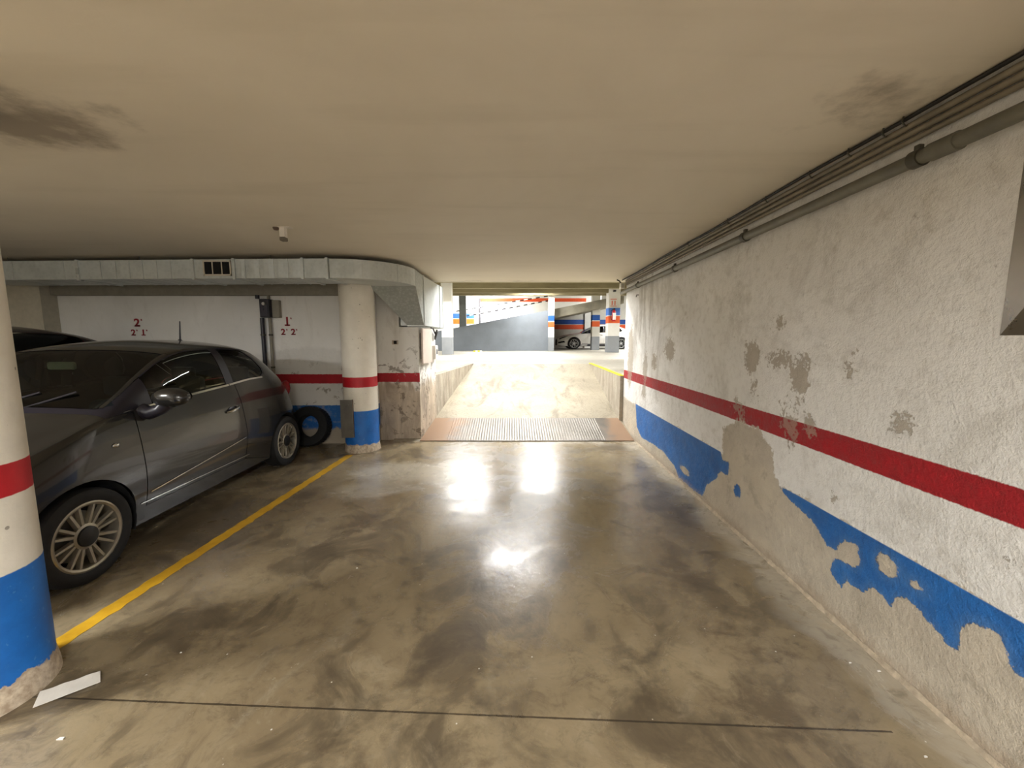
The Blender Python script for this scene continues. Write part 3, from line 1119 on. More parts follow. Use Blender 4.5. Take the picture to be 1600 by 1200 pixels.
# ------------------------------------------------------------------ fire hose cabinet on the right wall
INOX = plain('brushed_steel_frame', '8f897e', 0.3, 0.85, var=.12, scale=6)
hc = thing('fire_hose_cabinet', 'steel framed fire hose cabinet with red door on the stained wall', 'fire cabinet', (wallx(1.0), 1.0, 1.51))
cy1, cz0 = PW(1563, 524)
cy0, cz1 = cy1 - .72, cz0 + .62


def hx(Y, out):
    return wallx(Y) - out


def frame_bar(Ya, za, Yb, zb, Yc, zc, Yd, zd):
    # outer edge a-b at the wall, inner edge c-d raised
    mb = MB()
    mb.v = [(hx(Ya, .002), Ya, za), (hx(Yb, .002), Yb, zb), (hx(Yd, .055), Yd, zd), (hx(Yc, .055), Yc, zc),
            (hx(Yc, .02), Yc, zc), (hx(Yd, .02), Yd, zd)]
    mb.f = [(0, 1, 2, 3), (3, 2, 5, 4), (0, 4, 5, 1), (0, 3, 4), (1, 5, 2)]
    return mb


w = .115
build('frame_bar', frame_bar(cy0, cz0, cy1, cz0, cy0 + w, cz0 + w, cy1 - w, cz0 + w), INOX, hc)
build('frame_bar', frame_bar(cy0, cz1, cy1, cz1, cy0 + w, cz1 - w, cy1 - w, cz1 - w), INOX, hc)
build('frame_bar', frame_bar(cy1, cz0, cy1, cz1, cy1 - w, cz0 + w, cy1 - w, cz1 - w), INOX, hc)
build('frame_bar', frame_bar(cy0, cz0, cy0, cz1, cy0 + w, cz0 + w, cy0 + w, cz1 - w), INOX, hc)
dr = build('door', MB().box(wallx(cy0) - .040, wallx(cy0) - .025, cy0 + w, cy1 - w, cz0 + w, cz1 - w), plain('cabinet_red', 'a3121c', 0.35, var=.08), hc)
build('handle', MB().box(wallx(cy0) - .058, wallx(cy0) - .040, cy0 + .09, cy0 + .11, cz0 + .28, cz0 + .38, .004), INOX, dr)

# ------------------------------------------------------------------ ceiling bracket
sb = thing('ceiling_bracket', 'short white bracket hanging from the ceiling before the duct', 'bracket', tuple(PZ(442, 355, CEIL)))
c = PZ(442, 355, CEIL)
h_ = .115
build('stem', MB().box(c[0] - .024, c[0] + .022, c[1] - .02, c[1] + .025, CEIL - h_ * .72, CEIL, .003), plain('bracket_white', 'd8d0c4', .5, var=.05), sb)
build('tip', MB().box(c[0] - .025, c[0] + .024, c[1] - .022, c[1] + .027, CEIL - h_, CEIL - h_ * .72, .006), plain('tip_grey', '6b6255', .6), sb)
build('mounting_plate', MB().box(c[0] - .03, c[0] + .07, c[1] - .03, c[1] + .035, CEIL - .006, CEIL, .001), bpy.data.materials['bracket_white'], sb)
build('rusty_stub', MB().lathe([(0, -.02), (.018, -.02), (.024, -.008), (.026, 0)], (c[0] - .065, c[1] + .01, CEIL), 'z', 14), bpy.data.materials['rusty_steel'], sb, smooth=True)

# ------------------------------------------------------------------ switch box and conduits on the bay wall
by = BACKY
a_, b_ = PY(404, 467, by - .12), PY(421, 496, by - .12)
eb = thing('switch_box', 'black switch box with metal lid on the bay wall above the conduits', 'electrical box', (a_[0], by, b_[2]))
BLKP = plain('black_plastic', '1e1c26', 0.35, var=.1)
GRYP = plain('grey_plastic', '8b8576', 0.55, var=.08)
build('box_body', MB().box(a_[0], b_[0], by - .12, by - .001, b_[2], a_[2], .008), BLKP, eb)
build('lid_rim', MB().box(a_[0] + .012, b_[0] - .012, by - .132, by - .12, b_[2] + .015, b_[2] + .17, .004), plain('dark_lid', '2b2838', .3, var=.1), eb)
build('knob', MB().lathe([(0, -.026), (.02, -.026), (.024, -.012), (.024, 0)], (a_[0] + .07, by - .12, a_[2] - .065), 'y', 16), plain('chrome_dull', 'b9b7b3', .3, .8), eb, smooth=True)
build('rear_box', MB().box(b_[0] + .005, b_[0] + .105, by - .06, by - .001, b_[2], a_[2] - .01, .005), GRYP, eb)
for i, (px, mt, rr, lab) in enumerate(((411, BLKP, .026, 'dark pipe rising to the black switch box on the bay wall'),
                                       (423, GRYP, .020, 'grey pipe rising beside the dark one on the bay wall'))):
    X = PY(px, 520, by - .035)[0]
    o = thing('conduit_pipe', lab, 'conduit', (X, by - .035, 0))
    build('lower_run', MB().tube([(X, by - .035, 0.0), (X, by - .035, b_[2] - .002)], rr, 12), mt, o, smooth=True)
    build('upper_run', MB().tube([(X, by - .105 if i == 0 else by - .035, a_[2] + .001), (X, by - .105 if i == 0 else by - .035, 2.084)], rr, 12), mt, eb, smooth=True)
    for zz in (1.55, 1.1):
        build('saddle', MB().lathe([(rr + .001, -.012), (rr + .006, -.012), (rr + .006, .012), (rr + .001, .012)], (X, by - .035, zz), 'z', 14), CLAMP_M, o)

# ------------------------------------------------------------------ stencilled numbers
STEN = plain('stencil_red', '8e1420', .6, var=.1)


def stencil(label, items, loc, mat, name='painted_number', thick=.002, rot=(math.pi / 2, 0, 0)):
    o = thing(name, label, 'painted sign', loc)
    for txt, dx, dz, size, sxx in items:
        cu = bpy.data.curves.new('digit', 'FONT')
        cu.body = txt
        cu.size = size
        cu.extrude = thick / 2
        cu.offset = size * .03
        cu.align_x = 'CENTER'
        t_ = bpy.data.objects.new('tmp', cu)
        COL.objects.link(t_)
        bpy.context.view_layer.update()
        me = bpy.data.meshes.new_from_object(t_.evaluated_get(bpy.context.evaluated_depsgraph_get()))
        bpy.data.objects.remove(t_)
        me.materials.clear()
        me.materials.append(mat)
        q_ = bpy.data.objects.new('digit', me)
        q_.rotation_euler = rot
        q_.scale = (sxx, 1, 1)
        q_.location = (dx, 0, dz)
        link(q_, o)
        if txt in '12':     # stencil foot
            build('digit_foot', MB().box(loc[0] + dx - size * .22 * sxx, loc[0] + dx + size * .22 * sxx, loc[1] - thick / 2, loc[1] + thick / 2, loc[2] + dz - size * .02, loc[2] + dz + size * .10), mat, o)
    return o


c = PY(450, 523, BACKY - .002)
stencil('dark red stencilled 1a over 2a 2a on the bay wall', [('1', 0, .125, .17, 1.0), ('a', .055, .215, .045, 1), ('2', -.065, 0, .115, 1.1), ('a', -.012, .06, .04, 1), ('2', .075, 0, .115, 1.1), ('a', .125, .06, .04, 1)],
        (c[0], BACKY - .0015, c[2]), STEN)
c = PY(216, 524, BACKY - .002)
stencil('dark red stencilled 2a over a half hidden line above the grey car', [('2', 0, .125, .15, 1.1), ('a', .065, .205, .045, 1), ('2', -.065, 0, .115, 1.1), ('a', -.012, .06, .04, 1), ('1', .075, 0, .115, 1.1), ('a', .125, .06, .04, 1)],
        (c[0], BACKY - .0015, c[2]), STEN)

# ------------------------------------------------------------------ pier fittings
ep = thing('electrical_panel', 'pale board mounted on the ramp side of the pier under the duct', 'electrical box', (pierx(6.0) + .02, 6.0, 1.14))
mb = MB()
for Y, o0, o1 in ((5.80, .03, .055), (6.24, .03, .055)):
    for zz in (1.135, 1.645):
        mb.v += [(pierx(Y) + o0, Y, zz), (pierx(Y) + o1, Y, zz)]
mb.f = [(0, 1, 3, 2), (4, 6, 7, 5), (0, 2, 6, 4), (1, 5, 7, 3), (0, 4, 5, 1), (2, 3, 7, 6)]
build('board', mb, plain('pinkish_board', 'd3c4b8', .55, var=.06), ep)
for Y in (5.86, 6.18):
    build('spacer', MB().box(pierx(Y), pierx(Y) + .032, Y - .02, Y + .02, 1.2, 1.58), STEEL_D, ep)
sw = thing('socket_box', 'small white socket box on the pier beside the ramp', 'electrical box', (pierx(6.4), 6.4, 1.2))
build('box_body', MB().box(pierx(6.4) - .01, pierx(6.4) + .075, 6.34, 6.54, 1.17, 1.39, .01), bpy.data.materials['box_white'], sw)
build('socket', MB().box(pierx(6.4) + .075, pierx(6.4) + .082, 6.40, 6.48, 1.25, 1.33, .003), BLKP, sw)
mb = MB()
cc = Vector((pierx(6.45) + .05, 6.50, 1.565))
pts = []
for i in range(60):
    an = i / 60 * 2 * math.pi * 3
    r_ = .055 + .012 * math.sin(i * .7)
    pts.append(cc + Vector((.018 * math.sin(i * .31), r_ * math.cos(an) * .8, r_ * math.sin(an) * 1.2)))
pts += [cc + Vector((-.02, -.12, .09)), cc + Vector((-.03, -.25, .10))]
tag(build('cable_coil', MB().tube(pts, .011, 7), bpy.data.materials['black_rubber_cable'], smooth=True), 'black cable coil hanging on the pier under the tall duct end', 'cable')
c = PY(618, 535, PIERY)
ho = thing('wall_anchor', 'dark square hole plate in the stained pier above the red stripe', 'bracket', (c[0], PIERY, c[2]))
build('plate', MB().box(c[0] - .05, c[0] + .04, PIERY - .008, PIERY, c[2] - .03, c[2] + .03, .003), plain('anchor_beige', 'b8a898', .6), ho)
build('hole', MB().box(c[0] - .024, c[0] + .020, PIERY - .014, PIERY - .008, c[2] - .024, c[2] + .022, .002), BLK, ho)

# ------------------------------------------------------------------ lamps
TUBE_L = emit('tube_warm', LOW, 10)
TUBE_H = emit('tube_day', HIGH, 22)
LAMPB = plain('lamp_body_white', 'dedbd2', .5, var=.04)


def area(o, L, w_, watts, colr, z, up=False):
    ld = bpy.data.lights.new('lamp_area_light', 'AREA')
    ld.shape = 'RECTANGLE'
    ld.size = L
    ld.size_y = w_
    ld.energy = watts
    ld.color = colr
    lo_ = bpy.data.objects.new('lamp_area_light', ld)
    lo_.location = (0, 0, z)
    if up:
        lo_.rotation_euler = (math.pi, 0, 0)
    link(lo_, o)


def lamp(x, y, z, head, watts, colr, mat, label, group=None, drop=0.0, uplight=0.0):
    L = 1.25
    o = thing('fluorescent_lamp', label, 'lamp', (x, y, z), math.radians(head), group, local=True)
    hb = .02 if drop else .07
    build('lamp_body', MB().box(-L / 2, L / 2, -hb, hb, -.045 - drop, -.001 - drop, .006), LAMPB, o)
    if drop:
        for s in (-1, 1):
            build('hanger_rod', MB().tube([(s * .45, 0, -drop - .002), (s * .45, 0, 0)], .006, 6), STEEL_D, o)
    tz = -.026 - drop if drop else -.066
    for s in (-1, 1):
        build('tube', MB().tube([(-L / 2 + .03, s * .04, tz), (L / 2 - .03, s * .04, tz)], .013, 10), mat, o, smooth=True)
        build('end_cap', MB().box(s * (L / 2 - .02) - .02, s * (L / 2 - .02) + .02, -.065, .065, -.060 - drop if drop else -.085, -.015 - drop if drop else -.04, .005), LAMPB, o)
    area(o, L - .08, .10, watts, colr, -.088 - drop)
    if uplight:
        area(o, L - .08, .10, watts * uplight, colr, .012 - drop, True)  # extra upward area light, added to brighten the ceiling
    return o


for q in LAMPS_LOW:
    lamp(*q, TUBE_L, 'unseen twin tube lamp with an added uplight hung under the low ceiling', 'tube lamps of the lower bay', drop=.24, uplight=.12)
for q in LAMPS_HIGH:
    lamp(*q, TUBE_H, 'white twin tube lamp between the ribs of the upper ceiling', 'tube lamps of the upper level')
lamp(*EDGE_LAMP, TUBE_H, 'white twin tube lamp fixed to the slab edge over the ramp foot')

# ------------------------------------------------------------------ upper level shell
k = NT('shuttered_soffit')
x, y, z = k.xyz()
nz = k.noise(1.5, 6, .6, vec=k.scaled((.3, 3, 1)))
SOFF = k.done(k.mix(k.rng(nz, .3, .7, 0, 1), lin('6f6548'), lin('9a9070')), .85, 0, k.bump(k.noise(20, 4), .3, .01))
struct('ceiling_upper', MB().box(-15, 15, 6.78, 20.25, 3.85, 3.95), SOFF, label='ribbed concrete soffit of the upper level')
ribs_root = bpy.data.objects['ceiling_upper']
Yr = 7.6
while Yr < 20.2:
    build('ceiling_rib', MB().box(-15, 15, Yr - .12, Yr + .12, 3.55 + .03 * math.sin(Yr * 3), 3.85), SOFF, ribs_root)
    Yr += 1.5
UPW = plain('upper_white_paint', 'e3e1da', .7, var=.05, scale=2, bump=.1)
struct('ceiling_high', MB().box(-15, 15, 20.25, 28, 4.6, 4.7).box(-15, 15, 20.15, 20.25, 3.95, 4.7), UPW, label='higher ceiling over the far ramp')
struct('wall_upper_left', MB().box(-15.1, -15, 6.5, 28, UPZ, 4.7), UPW)
struct('wall_upper_right', MB().box(15, 15.1, 6.3, 28, UPZ, 4.7), UPW)
struct('wall_upper_near', MB().box(-15, -1.951, 6.47, 6.6, 0.0, 3.85).box(2.08, 15, 6.3, 6.42, 0.0, 3.85), UPW)
BLU = plain('upper_blue_paint', '12489a', .55, var=.08)
ORA = plain('upper_orange_paint', 'd8501f', .55, var=.08)
GRW = plain('upper_grey_paint', '6d7379', .7, var=.10, scale=1.5, bump=.1)


def strip(parent, px0, px1, py0, py1, Y, mat, name, t=.004):
    a_, b_ = PY(px0, py1, Y), PY(px1, py0, Y)
    return build(name, MB().box(a_[0], b_[0], Y - t, Y, a_[2], b_[2]), mat, parent)


# far wall above the upward ramp
WY = 24.0
top = [(-15, 4.6), (PY(940, 470, WY)[0], 4.6)]
bl, br = PY(866, 484, WY), PY(940, 468, WY)
w_far = struct('wall_far', MB().prism([(-15, UPZ), (PY(862, 500, WY)[0], UPZ), (PY(862, 500, WY)[0], 2.9), (br[0], br[2] - .35), (br[0], 4.6), (-15, 4.6)], 'y', WY, WY + .15), UPW,
               label='white far wall with orange stripe behind the upward ramp')
strip(w_far, 750, 916, 466, 471.5, WY - .001, ORA, 'painted_stripe')
strip(w_far, 640, 741, 490, 497.5, WY - .001, plain('upper_light_blue', '3f74cf', .55), 'painted_stripe')
strip(w_far, 640, 741, 498.5, 506, WY - .001, plain('upper_light_orange', 'e8772b', .55), 'painted_stripe')
k = NT('roller_shutter_grey')
x, y, z = k.xyz()
sl_ = k.math('SINE', k.math('MULTIPLY', z, 70))
SHUT = k.done(k.mix(k.rng(sl_, -1, 1, 0, 1), lin('a9a6b4'), lin('c9c7d0')), .5, .2, k.bump(sl_, .4, .02))
a_, b_ = PY(751, 512, WY - .03), PY(803, 477, WY - .03)
d1 = struct('door_1', MB().box(a_[0], b_[0], WY - .03, WY - .001, a_[2], b_[2]), SHUT, label='grey roller shutter in the far wall behind the ramp')
build('door_jamb', MB().box(PY(748, 500, WY - .06)[0], PY(751, 500, WY - .06)[0], WY - .06, WY - .031, a_[2], PY(748, 466, WY)[2]), plain('jamb_dark', '4c4a4d', .6), d1)
build('door_post', MB().box(PY(790, 500, WY - .08)[0], PY(793.5, 500, WY - .08)[0], WY - .08, WY - .031, a_[2], b_[2]), UPW, d1)
struct('wall_bay_far', MB().box(0, 15, 26.5, 26.65, UPZ, 4.6), plain('bay_far_paint', 'c9c6bd', .75, var=.08, scale=2), label='wall with blue and orange stripes behind the white car')
wbf = bpy.data.objects['wall_bay_far']
strip(wbf, 850, 990, 499.5, 506.5, 26.499, BLU, 'painted_stripe')
strip(wbf, 850, 990, 507.5, 514.5, 26.499, ORA, 'painted_stripe')
build('pilaster', MB().box(PY(914, 500, 26.3)[0], PY(925, 500, 26.3)[0], 26.3, 26.49, UPZ, 4.6), UPW, wbf)

# sloping parapet and slab of the upward ramp
RY = 20.2
pp = [PY(x_, y_, RY) for x_, y_ in ((600, 533.5), (860, 484))]
struct('wall_parapet', MB().prism([(pp[0][0], UPZ), (pp[1][0], UPZ), (pp[1][0], pp[1][2]), (pp[0][0], pp[0][2])], 'y', RY, RY + .2), GRW,
       label='grey sloping parapet wall of the upward ramp')
pp = [PY(x_, y_, RY + .01) for x_, y_ in ((860, 484), (975, 461), (975, 474), (860, 498))]
struct('ramp_upward', MB().prism([(p[0], p[2]) for p in pp], 'y', RY + .01, WY - .1), plain('ramp_slab_concrete', '8d8878', .85, var=.15, scale=2, bump=.2),
       label='concrete ramp slab rising over the white car')
a_, b_ = PY(718, 512, 20.7), PY(728, 466, 20.7)
tag(build('column', MB().box(a_[0], b_[0], 20.6, 20.9, UPZ, 3.95, .01), plain('dark_pillar', '5e625f', .75, var=.08)), 'dark grey slim pillar behind the sloping grey parapet', 'column')
struct('ramp_bed', MB().prism([(PY(600, 540, 20.4)[0], UPZ + .005), (PY(862, 540, 20.4)[0], UPZ + .005), (PY(862, 500, 20.4)[0], PY(862, 492, 20.4)[2])], 'y', 20.41, 23.99),
       bpy.data.materials['ramp_slab_concrete'], label='ramp bed behind the grey parapet')

# hazard-striped rails
HB = plain('hazard_black', '1b1a1c', .5)
HW = plain('hazard_white', 'efeeea', .5, var=.03)


def rail(label, P0, P1, Y, nseg, feet):
    p0, p1 = PY(*P0, Y), PY(*P1, Y)
    o = thing('handrail', label, 'handrail', (p0[0], Y, p0[2]))
    for i in range(nseg):
        a1 = p0 + (p1 - p0) * i / nseg
        b1 = p0 + (p1 - p0) * (i + 1) / nseg
        build('rail_band', MB().tube([a1, b1], .032, 8), HB if i % 2 == 0 else HW, o)
    for t in feet:
        q_ = p0 + (p1 - p0) * t
        build('post', MB().tube([tuple(q_), (q_[0], Y, UPZ)], .022, 8), HW, o)
    return o


rail('upper black and white striped rail above the grey parapet', (700, 488.5), (856, 462.5), 23.2, 25, (.3, .62))
rail('lower black and white striped rail above the grey parapet', (728, 494), (858, 469.5), 22.6, 23, (.24, .6))


# upper columns
def upcol_mat(name, bands, base='e4e2dc', grey='8d9093', gz=1.6):
    k = NT(name)
    x, y, z = k.xyz()
    nz = k.noise(2, 5)
    col = k.mix(k.rng(nz, .3, .7, 0, 1), lin('d6d3ca'), lin(base))
    col = k.mix(k.step(z, gz + .004, gz - .004), col, k.mix(k.rng(nz, .3, .7, 0, 1), lin('7e8184'), lin(grey)))
    for lo, hi, c_ in bands:
        col = k.mix(band(k, z, lo, hi, .003), col, lin(c_))
    return k.done(col, .65, 0, k.bump(k.noise(30, 3), .1, .01))


def upcol(px0, px1, Y, yb, yo, yg, label, base='e4e2dc'):
    x0, x1 = PY(px0, 520, Y)[0], PY(px1, 520, Y)[0]
    zz = lambda py: PY((px0 + px1) / 2, py, Y)[2]
    bands = []
    if yb:
        bands.append((zz(yb[1]), zz(yb[0]), '1e56ab' if Y > 19 else '4b7ed2'))
    if yo:
        bands.append((zz(yo[1]), zz(yo[0]), 'e0632f'))
    o = build('column', MB().box(x0, x1, Y, Y + (x1 - x0), UPZ, 3.85, .008), upcol_mat('upcol_' + str(px0), bands, base, gz=zz(yg)))
    return tag(o, label, 'column')


upcol(690, 706, 15.4, None, None, 527, 'plain white square column with grey foot beside the duct end')
upcol(857, 866, 19.75, (493, 501.5), (503, 511.5), 527, 'slim banded column at the end of the grey parapet')
upcol(925, 937, 21.6, (492, 500.5), (502, 510.5), 526, 'banded square column standing before the white car door', 'd5d3cb')
c11 = upcol(950, 968, 17.9, (481, 492.5), (494, 505), 525, 'wide banded column carrying the number 11 and a fire extinguisher')
c = PY(958.5, 476.5, 17.9)
stencil('orange painted 11 between two lines on the wide banded column', [('11', 0, 0, .26, 1.0)], (c[0], 17.897, c[2]), ORA, thick=.004)
sgn = [o for o in bpy.data.objects if o.name.startswith('painted_number')][-1]
for zz in (-.06, .24):
    build('rule_line', MB().box(c[0] - .14, c[0] + .14, 17.892, 17.899, c[2] + zz, c[2] + zz + .025), ORA, sgn)
c = PY(958.5, 455, 17.9)
cc_ = thing('security_camera', 'small black security camera high on the column numbered 11', 'camera', (c[0], 17.9, c[2]))
build('mount', MB().tube([(c[0], 17.899, c[2] + .04), (c[0] + .02, 17.78, c[2])], .018, 8), BLKP, cc_)
build('camera_body', MB().box(c[0] - .05, c[0] + .05, 17.60, 17.80, c[2] - .05, c[2] + .02, .01), BLKP, cc_)
c = PY(958, 502, 17.9)
fe = thing('fire_extinguisher', 'red fire extinguisher with white label hung on the column numbered 11', 'fire extinguisher', (c[0], 17.8, c[2]))
build('bottle', MB().lathe([(0, 0), (.075, 0), (.085, .02), (.085, .40), (.06, .46), (.03, .49), (.03, .52), (0, .52)], (c[0], 17.80, c[2]), 'z', 20), plain('extinguisher_red', 'b8121c', .35), fe, smooth=True)
build('bottle_label', MB().lathe([(.087, .06), (.087, .36)], (c[0], 17.80, c[2]), 'z', 12, -2.4, -.3), plain('label_white', 'f2efe9', .5, var=.03), fe, smooth=True)
build('valve', MB().box(c[0] - .03, c[0] + .05, 17.77, 17.83, c[2] + .50, c[2] + .56, .006), BLKP, fe)
build('hose', MB().tube([(c[0] - .02, 17.8, c[2] + .53), (c[0] - .13, 17.79, c[2] + .45), (c[0] - .14, 17.79, c[2] + .2), (c[0] - .10, 17.78, c[2] + .05)], .016, 8), BLKP, fe, smooth=True)
build('wall_hook', MB().box(c[0] - .03, c[0] + .03, 17.88, 17.899, c[2] + .3, c[2] + .4), BLKP, fe)
c = PY(746, 551, 18.4)
ws = thing('wheel_stop', 'small yellow and white wheel stop by the foot of the grey parapet', 'wheel stop', (c[0], 18.6, UPZ))
for i in range(4):
    x0 = c[0] - .2 + i * .1
    build('block', MB().prism([(18.5, UPZ), (18.62, UPZ), (18.60, UPZ + .07), (18.52, UPZ + .07)], 'x', x0, x0 + .098), YEL if i % 2 == 0 else HW, ws)


# ------------------------------------------------------------------ cars: panels cut out of one lofted skin
def pchip_tab(tab):
    xs = np.array([t[0] for t in tab], float)
    ysv = np.array([t[1] for t in tab], float)
    h = np.diff(xs)
    dl = np.diff(ysv) / h
    m_ = np.zeros_like(xs)
    for i in range(1, len(xs) - 1):
        if dl[i - 1] * dl[i] > 0:
            w1, w2 = 2 * h[i] + h[i - 1], h[i] + 2 * h[i - 1]
            m_[i] = (w1 + w2) / (w1 / dl[i - 1] + w2 / dl[i])
    m_[0], m_[-1] = dl[0], dl[-1]

    def f(a):
        a = np.clip(a, xs[0], xs[-1])
        i = np.clip(np.searchsorted(xs, a) - 1, 0, len(h) - 1)
        t = (a - xs[i]) / h[i]
        return ((2 * t ** 3 - 3 * t ** 2 + 1) * ysv[i] + (t ** 3 - 2 * t ** 2 + t) * h[i] * m_[i]
                + (-2 * t ** 3 + 3 * t ** 2) * ysv[i + 1] + (t ** 3 - t ** 2) * h[i] * m_[i + 1])
    return f


class Skin:
    """v: 0 sill, 1 widest, 2 belt, 3 rail, 4 centreline"""

    def __init__(s, tabs, a_front_axle):
        s.f = {k_: pchip_tab(t) for k_, t in tabs.items()}
        s.ax = a_front_axle

    def knots(s, a):
        f = s.f
        ym = f['ymax'](a)
        Yk = np.stack([ym - f['ysill'](a), ym, f['ybelt'](a), f['yrail'](a), 0 * a], 1)
        Zk = np.stack([f['zsill'](a), f['zmax'](a), f['zbelt'](a), f['zrail'](a), f['ztop'](a)], 1)
        return Yk, Zk

    @staticmethod
    def herm(K, v, end0):
        dl = np.diff(K, axis=1)
        m_ = np.zeros_like(K)
        for i in range(1, 4):
            pos = dl[:, i - 1] * dl[:, i] > 0
            with np.errstate(divide='ignore', invalid='ignore'):
                hm = 2 * dl[:, i - 1] * dl[:, i] / (dl[:, i - 1] + dl[:, i])
            m_[:, i] = np.where(pos, hm, 0)
        m_[:, 0] = dl[:, 0]
        m_[:, 4] = 0 if end0 else dl[:, 3] * 1.15
        i = np.clip(np.floor(v).astype(int), 0, 3)
        t = v - i
        r = np.arange(len(v))
        return ((2 * t ** 3 - 3 * t ** 2 + 1) * K[r, i] + (t ** 3 - 2 * t ** 2 + t) * m_[r, i]
                + (-2 * t ** 3 + 3 * t ** 2) * K[r, i + 1] + (t ** 3 - t ** 2) * m_[r, i + 1])

    def P(s, a, v):
        a, v = np.asarray(a, float), np.clip(np.asarray(v, float), 0, 4)
        Yk, Zk = s.knots(a)
        return np.stack([s.herm(Yk, v, False), a - s.ax, s.herm(Zk, v, True)], 1)

    def N(s, a, v):
        e = 1e-3
        v = np.clip(v, e, 4 - e)
        da = s.P(a + e, v) - s.P(a - e, v)
        dv = s.P(a, v + e) - s.P(a, v - e)
        n_ = np.cross(dv, da)
        n_ /= np.maximum(np.linalg.norm(n_, axis=1, keepdims=True), 1e-12)
        return -n_

    def v_of_z(s, a, z, lo=0.0, hi=2.0):
        a, z = np.asarray(a, float), np.asarray(z, float)
        l, h = np.full_like(a, lo), np.full_like(a, hi)
        for _ in range(30):
            m_ = (l + h) / 2
            up = s.P(a, m_)[:, 2] < z
            l = np.where(up, m_, l)
            h = np.where(up, h, m_)
        return (l + h) / 2


def clip_half(poly, ax, val, keep_greater):
    out = []
    n_ = len(poly)
    for i in range(n_):
        p, q_ = poly[i], poly[(i + 1) % n_]
        ip = (p[ax] >= val) if keep_greater else (p[ax] <= val)
        iq = (q_[ax] >= val) if keep_greater else (q_[ax] <= val)
        if ip:
            out.append(p)
        if ip != iq:
            t = (val - p[ax]) / (q_[ax] - p[ax])
            r = [p[0] + (q_[0] - p[0]) * t, p[1] + (q_[1] - p[1]) * t]
            r[ax] = val
            out.append(tuple(r))
    return out


def dens(poly, d_=0.03):
    out = []
    for i in range(len(poly)):
        p, q_ = poly[i], poly[(i + 1) % len(poly)]
        n_ = max(1, int(max(abs(p[0] - q_[0]) / d_, abs(p[1] - q_[1]) / (d_ * 3))))
        out += [(p[0] + (q_[0] - p[0]) * t / n_, p[1] + (q_[1] - p[1]) * t / n_) for t in range(n_)]
    return out


def panel_mesh(skin, polys, off=0.0, side=1, mirror=False, da=.04, dv=.08):
    V, F, key = [], [], {}

    def vid(p):
        kk = (round(p[0], 5), round(p[1], 5))
        if kk not in key:
            key[kk] = len(V)
            V.append(p)
        return key[kk]
    for poly in polys:
        poly = dens(poly)
        i0 = math.floor(min(p[0] for p in poly) / da)
        i1 = math.ceil(max(p[0] for p in poly) / da)
        for i in range(i0, i1):
            st = clip_half(clip_half(poly, 0, i * da, True), 0, (i + 1) * da, False)
            if len(st) < 3:
                continue
            j0 = math.floor(min(p[1] for p in st) / dv)
            j1 = math.ceil(max(p[1] for p in st) / dv)
            for j in range(j0, j1):
                ce = clip_half(clip_half(st, 1, j * dv, True), 1, (j + 1) * dv, False)
                ids = []
                for p in ce:
                    q_ = vid(p)
                    if not ids or ids[-1] != q_:
                        ids.append(q_)
                if len(ids) > 1 and ids[0] == ids[-1]:
                    ids.pop()
                stack, loops = [], []
                for q_ in ids:                      # split loops that touch themselves
                    if q_ in stack:
                        k0 = stack.index(q_)
                        loops.append(stack[k0:])
                        stack = stack[:k0]
                    stack.append(q_)
                loops.append(stack)
                for lp in loops:
                    ar = sum(V[lp[t]][0] * V[lp[(t + 1) % len(lp)]][1] - V[lp[(t + 1) % len(lp)]][0] * V[lp[t]][1] for t in range(len(lp)))
                    if len(lp) >= 3 and abs(ar) > 1e-7:
                        F.append(tuple(lp))
    A = np.array(V)
    a, v = A[:, 0], A[:, 1]
    P = skin.P(a, v)
    N = skin.N(a, v)
    P = P + N * off
    vs_, ns_, fs_ = [], [], []
    for sd in ((1, -1) if mirror else (side,)):
        b_ = len(vs_)
        for p, n_ in zip(P, N):
            vs_.append((p[0] * sd, p[1], p[2]))
            ns_.append((n_[0] * sd, n_[1], n_[2]))
        for f_ in F:
            fs_.append(tuple(b_ + i for i in (f_ if sd > 0 else reversed(f_))))
    return vs_, fs_, ns_


def panel(skin, name, polys, mat, root, off=0.0, side=1, mirror=False, **kw):
    vs_, fs_, ns_ = panel_mesh(skin, polys, off, side, mirror, **kw)
    me = bpy.data.meshes.new(name)
    me.from_pydata(vs_, [], fs_)
    me.update()
    # orient faces along the analytic normals
    bm = bmesh.new()
    bm.from_mesh(me)
    bm.faces.ensure_lookup_table()
    for f_ in bm.faces:
        an = Vector((0, 0, 0))
        for v_ in f_.verts:
            an += Vector(ns_[v_.index])
        f_.normal_update()
        if f_.normal.dot(an) < 0:
            f_.normal_flip()
    bm.to_mesh(me)
    bm.free()
    me.shade_smooth()
    me.normals_split_custom_set_from_vertices(ns_)
    me.materials.append(mat)
    return link(bpy.data.objects.new(name, me), root)


def arc_az(skin, ca, cz, R, th0, th1, n_=26):
    """arch points in (a, v)"""
    pts_ = []
    for i in range(n_ + 1):
        th = th0 + (th1 - th0) * i / n_
        pts_.append((ca + R * math.cos(th), cz + R * math.sin(th)))
    a = np.array([p[0] for p in pts_])
    z = np.array([p[1] for p in pts_])
    v = skin.v_of_z(a, z, 0, 2.0)
    return list(zip(a.tolist(), v.tolist()))


def az(skin, pts_, lo=0.0, hi=2.0):
    a = np.array([p[0] for p in pts_], float)
    z = np.array([p[1] for p in pts_], float)
    return list(zip(a.tolist(), skin.v_of_z(a, z, lo, hi).tolist()))


# ---- wheels
TYRE = plain('tyre_rubber', '0e0d0d', .75, var=.15, scale=30)
CAPB = plain('wheel_cap_black', '0e0d0d', .4)


def alloy_mat(name, c_):
    return plain(name, c_, .32, .75, var=.08)


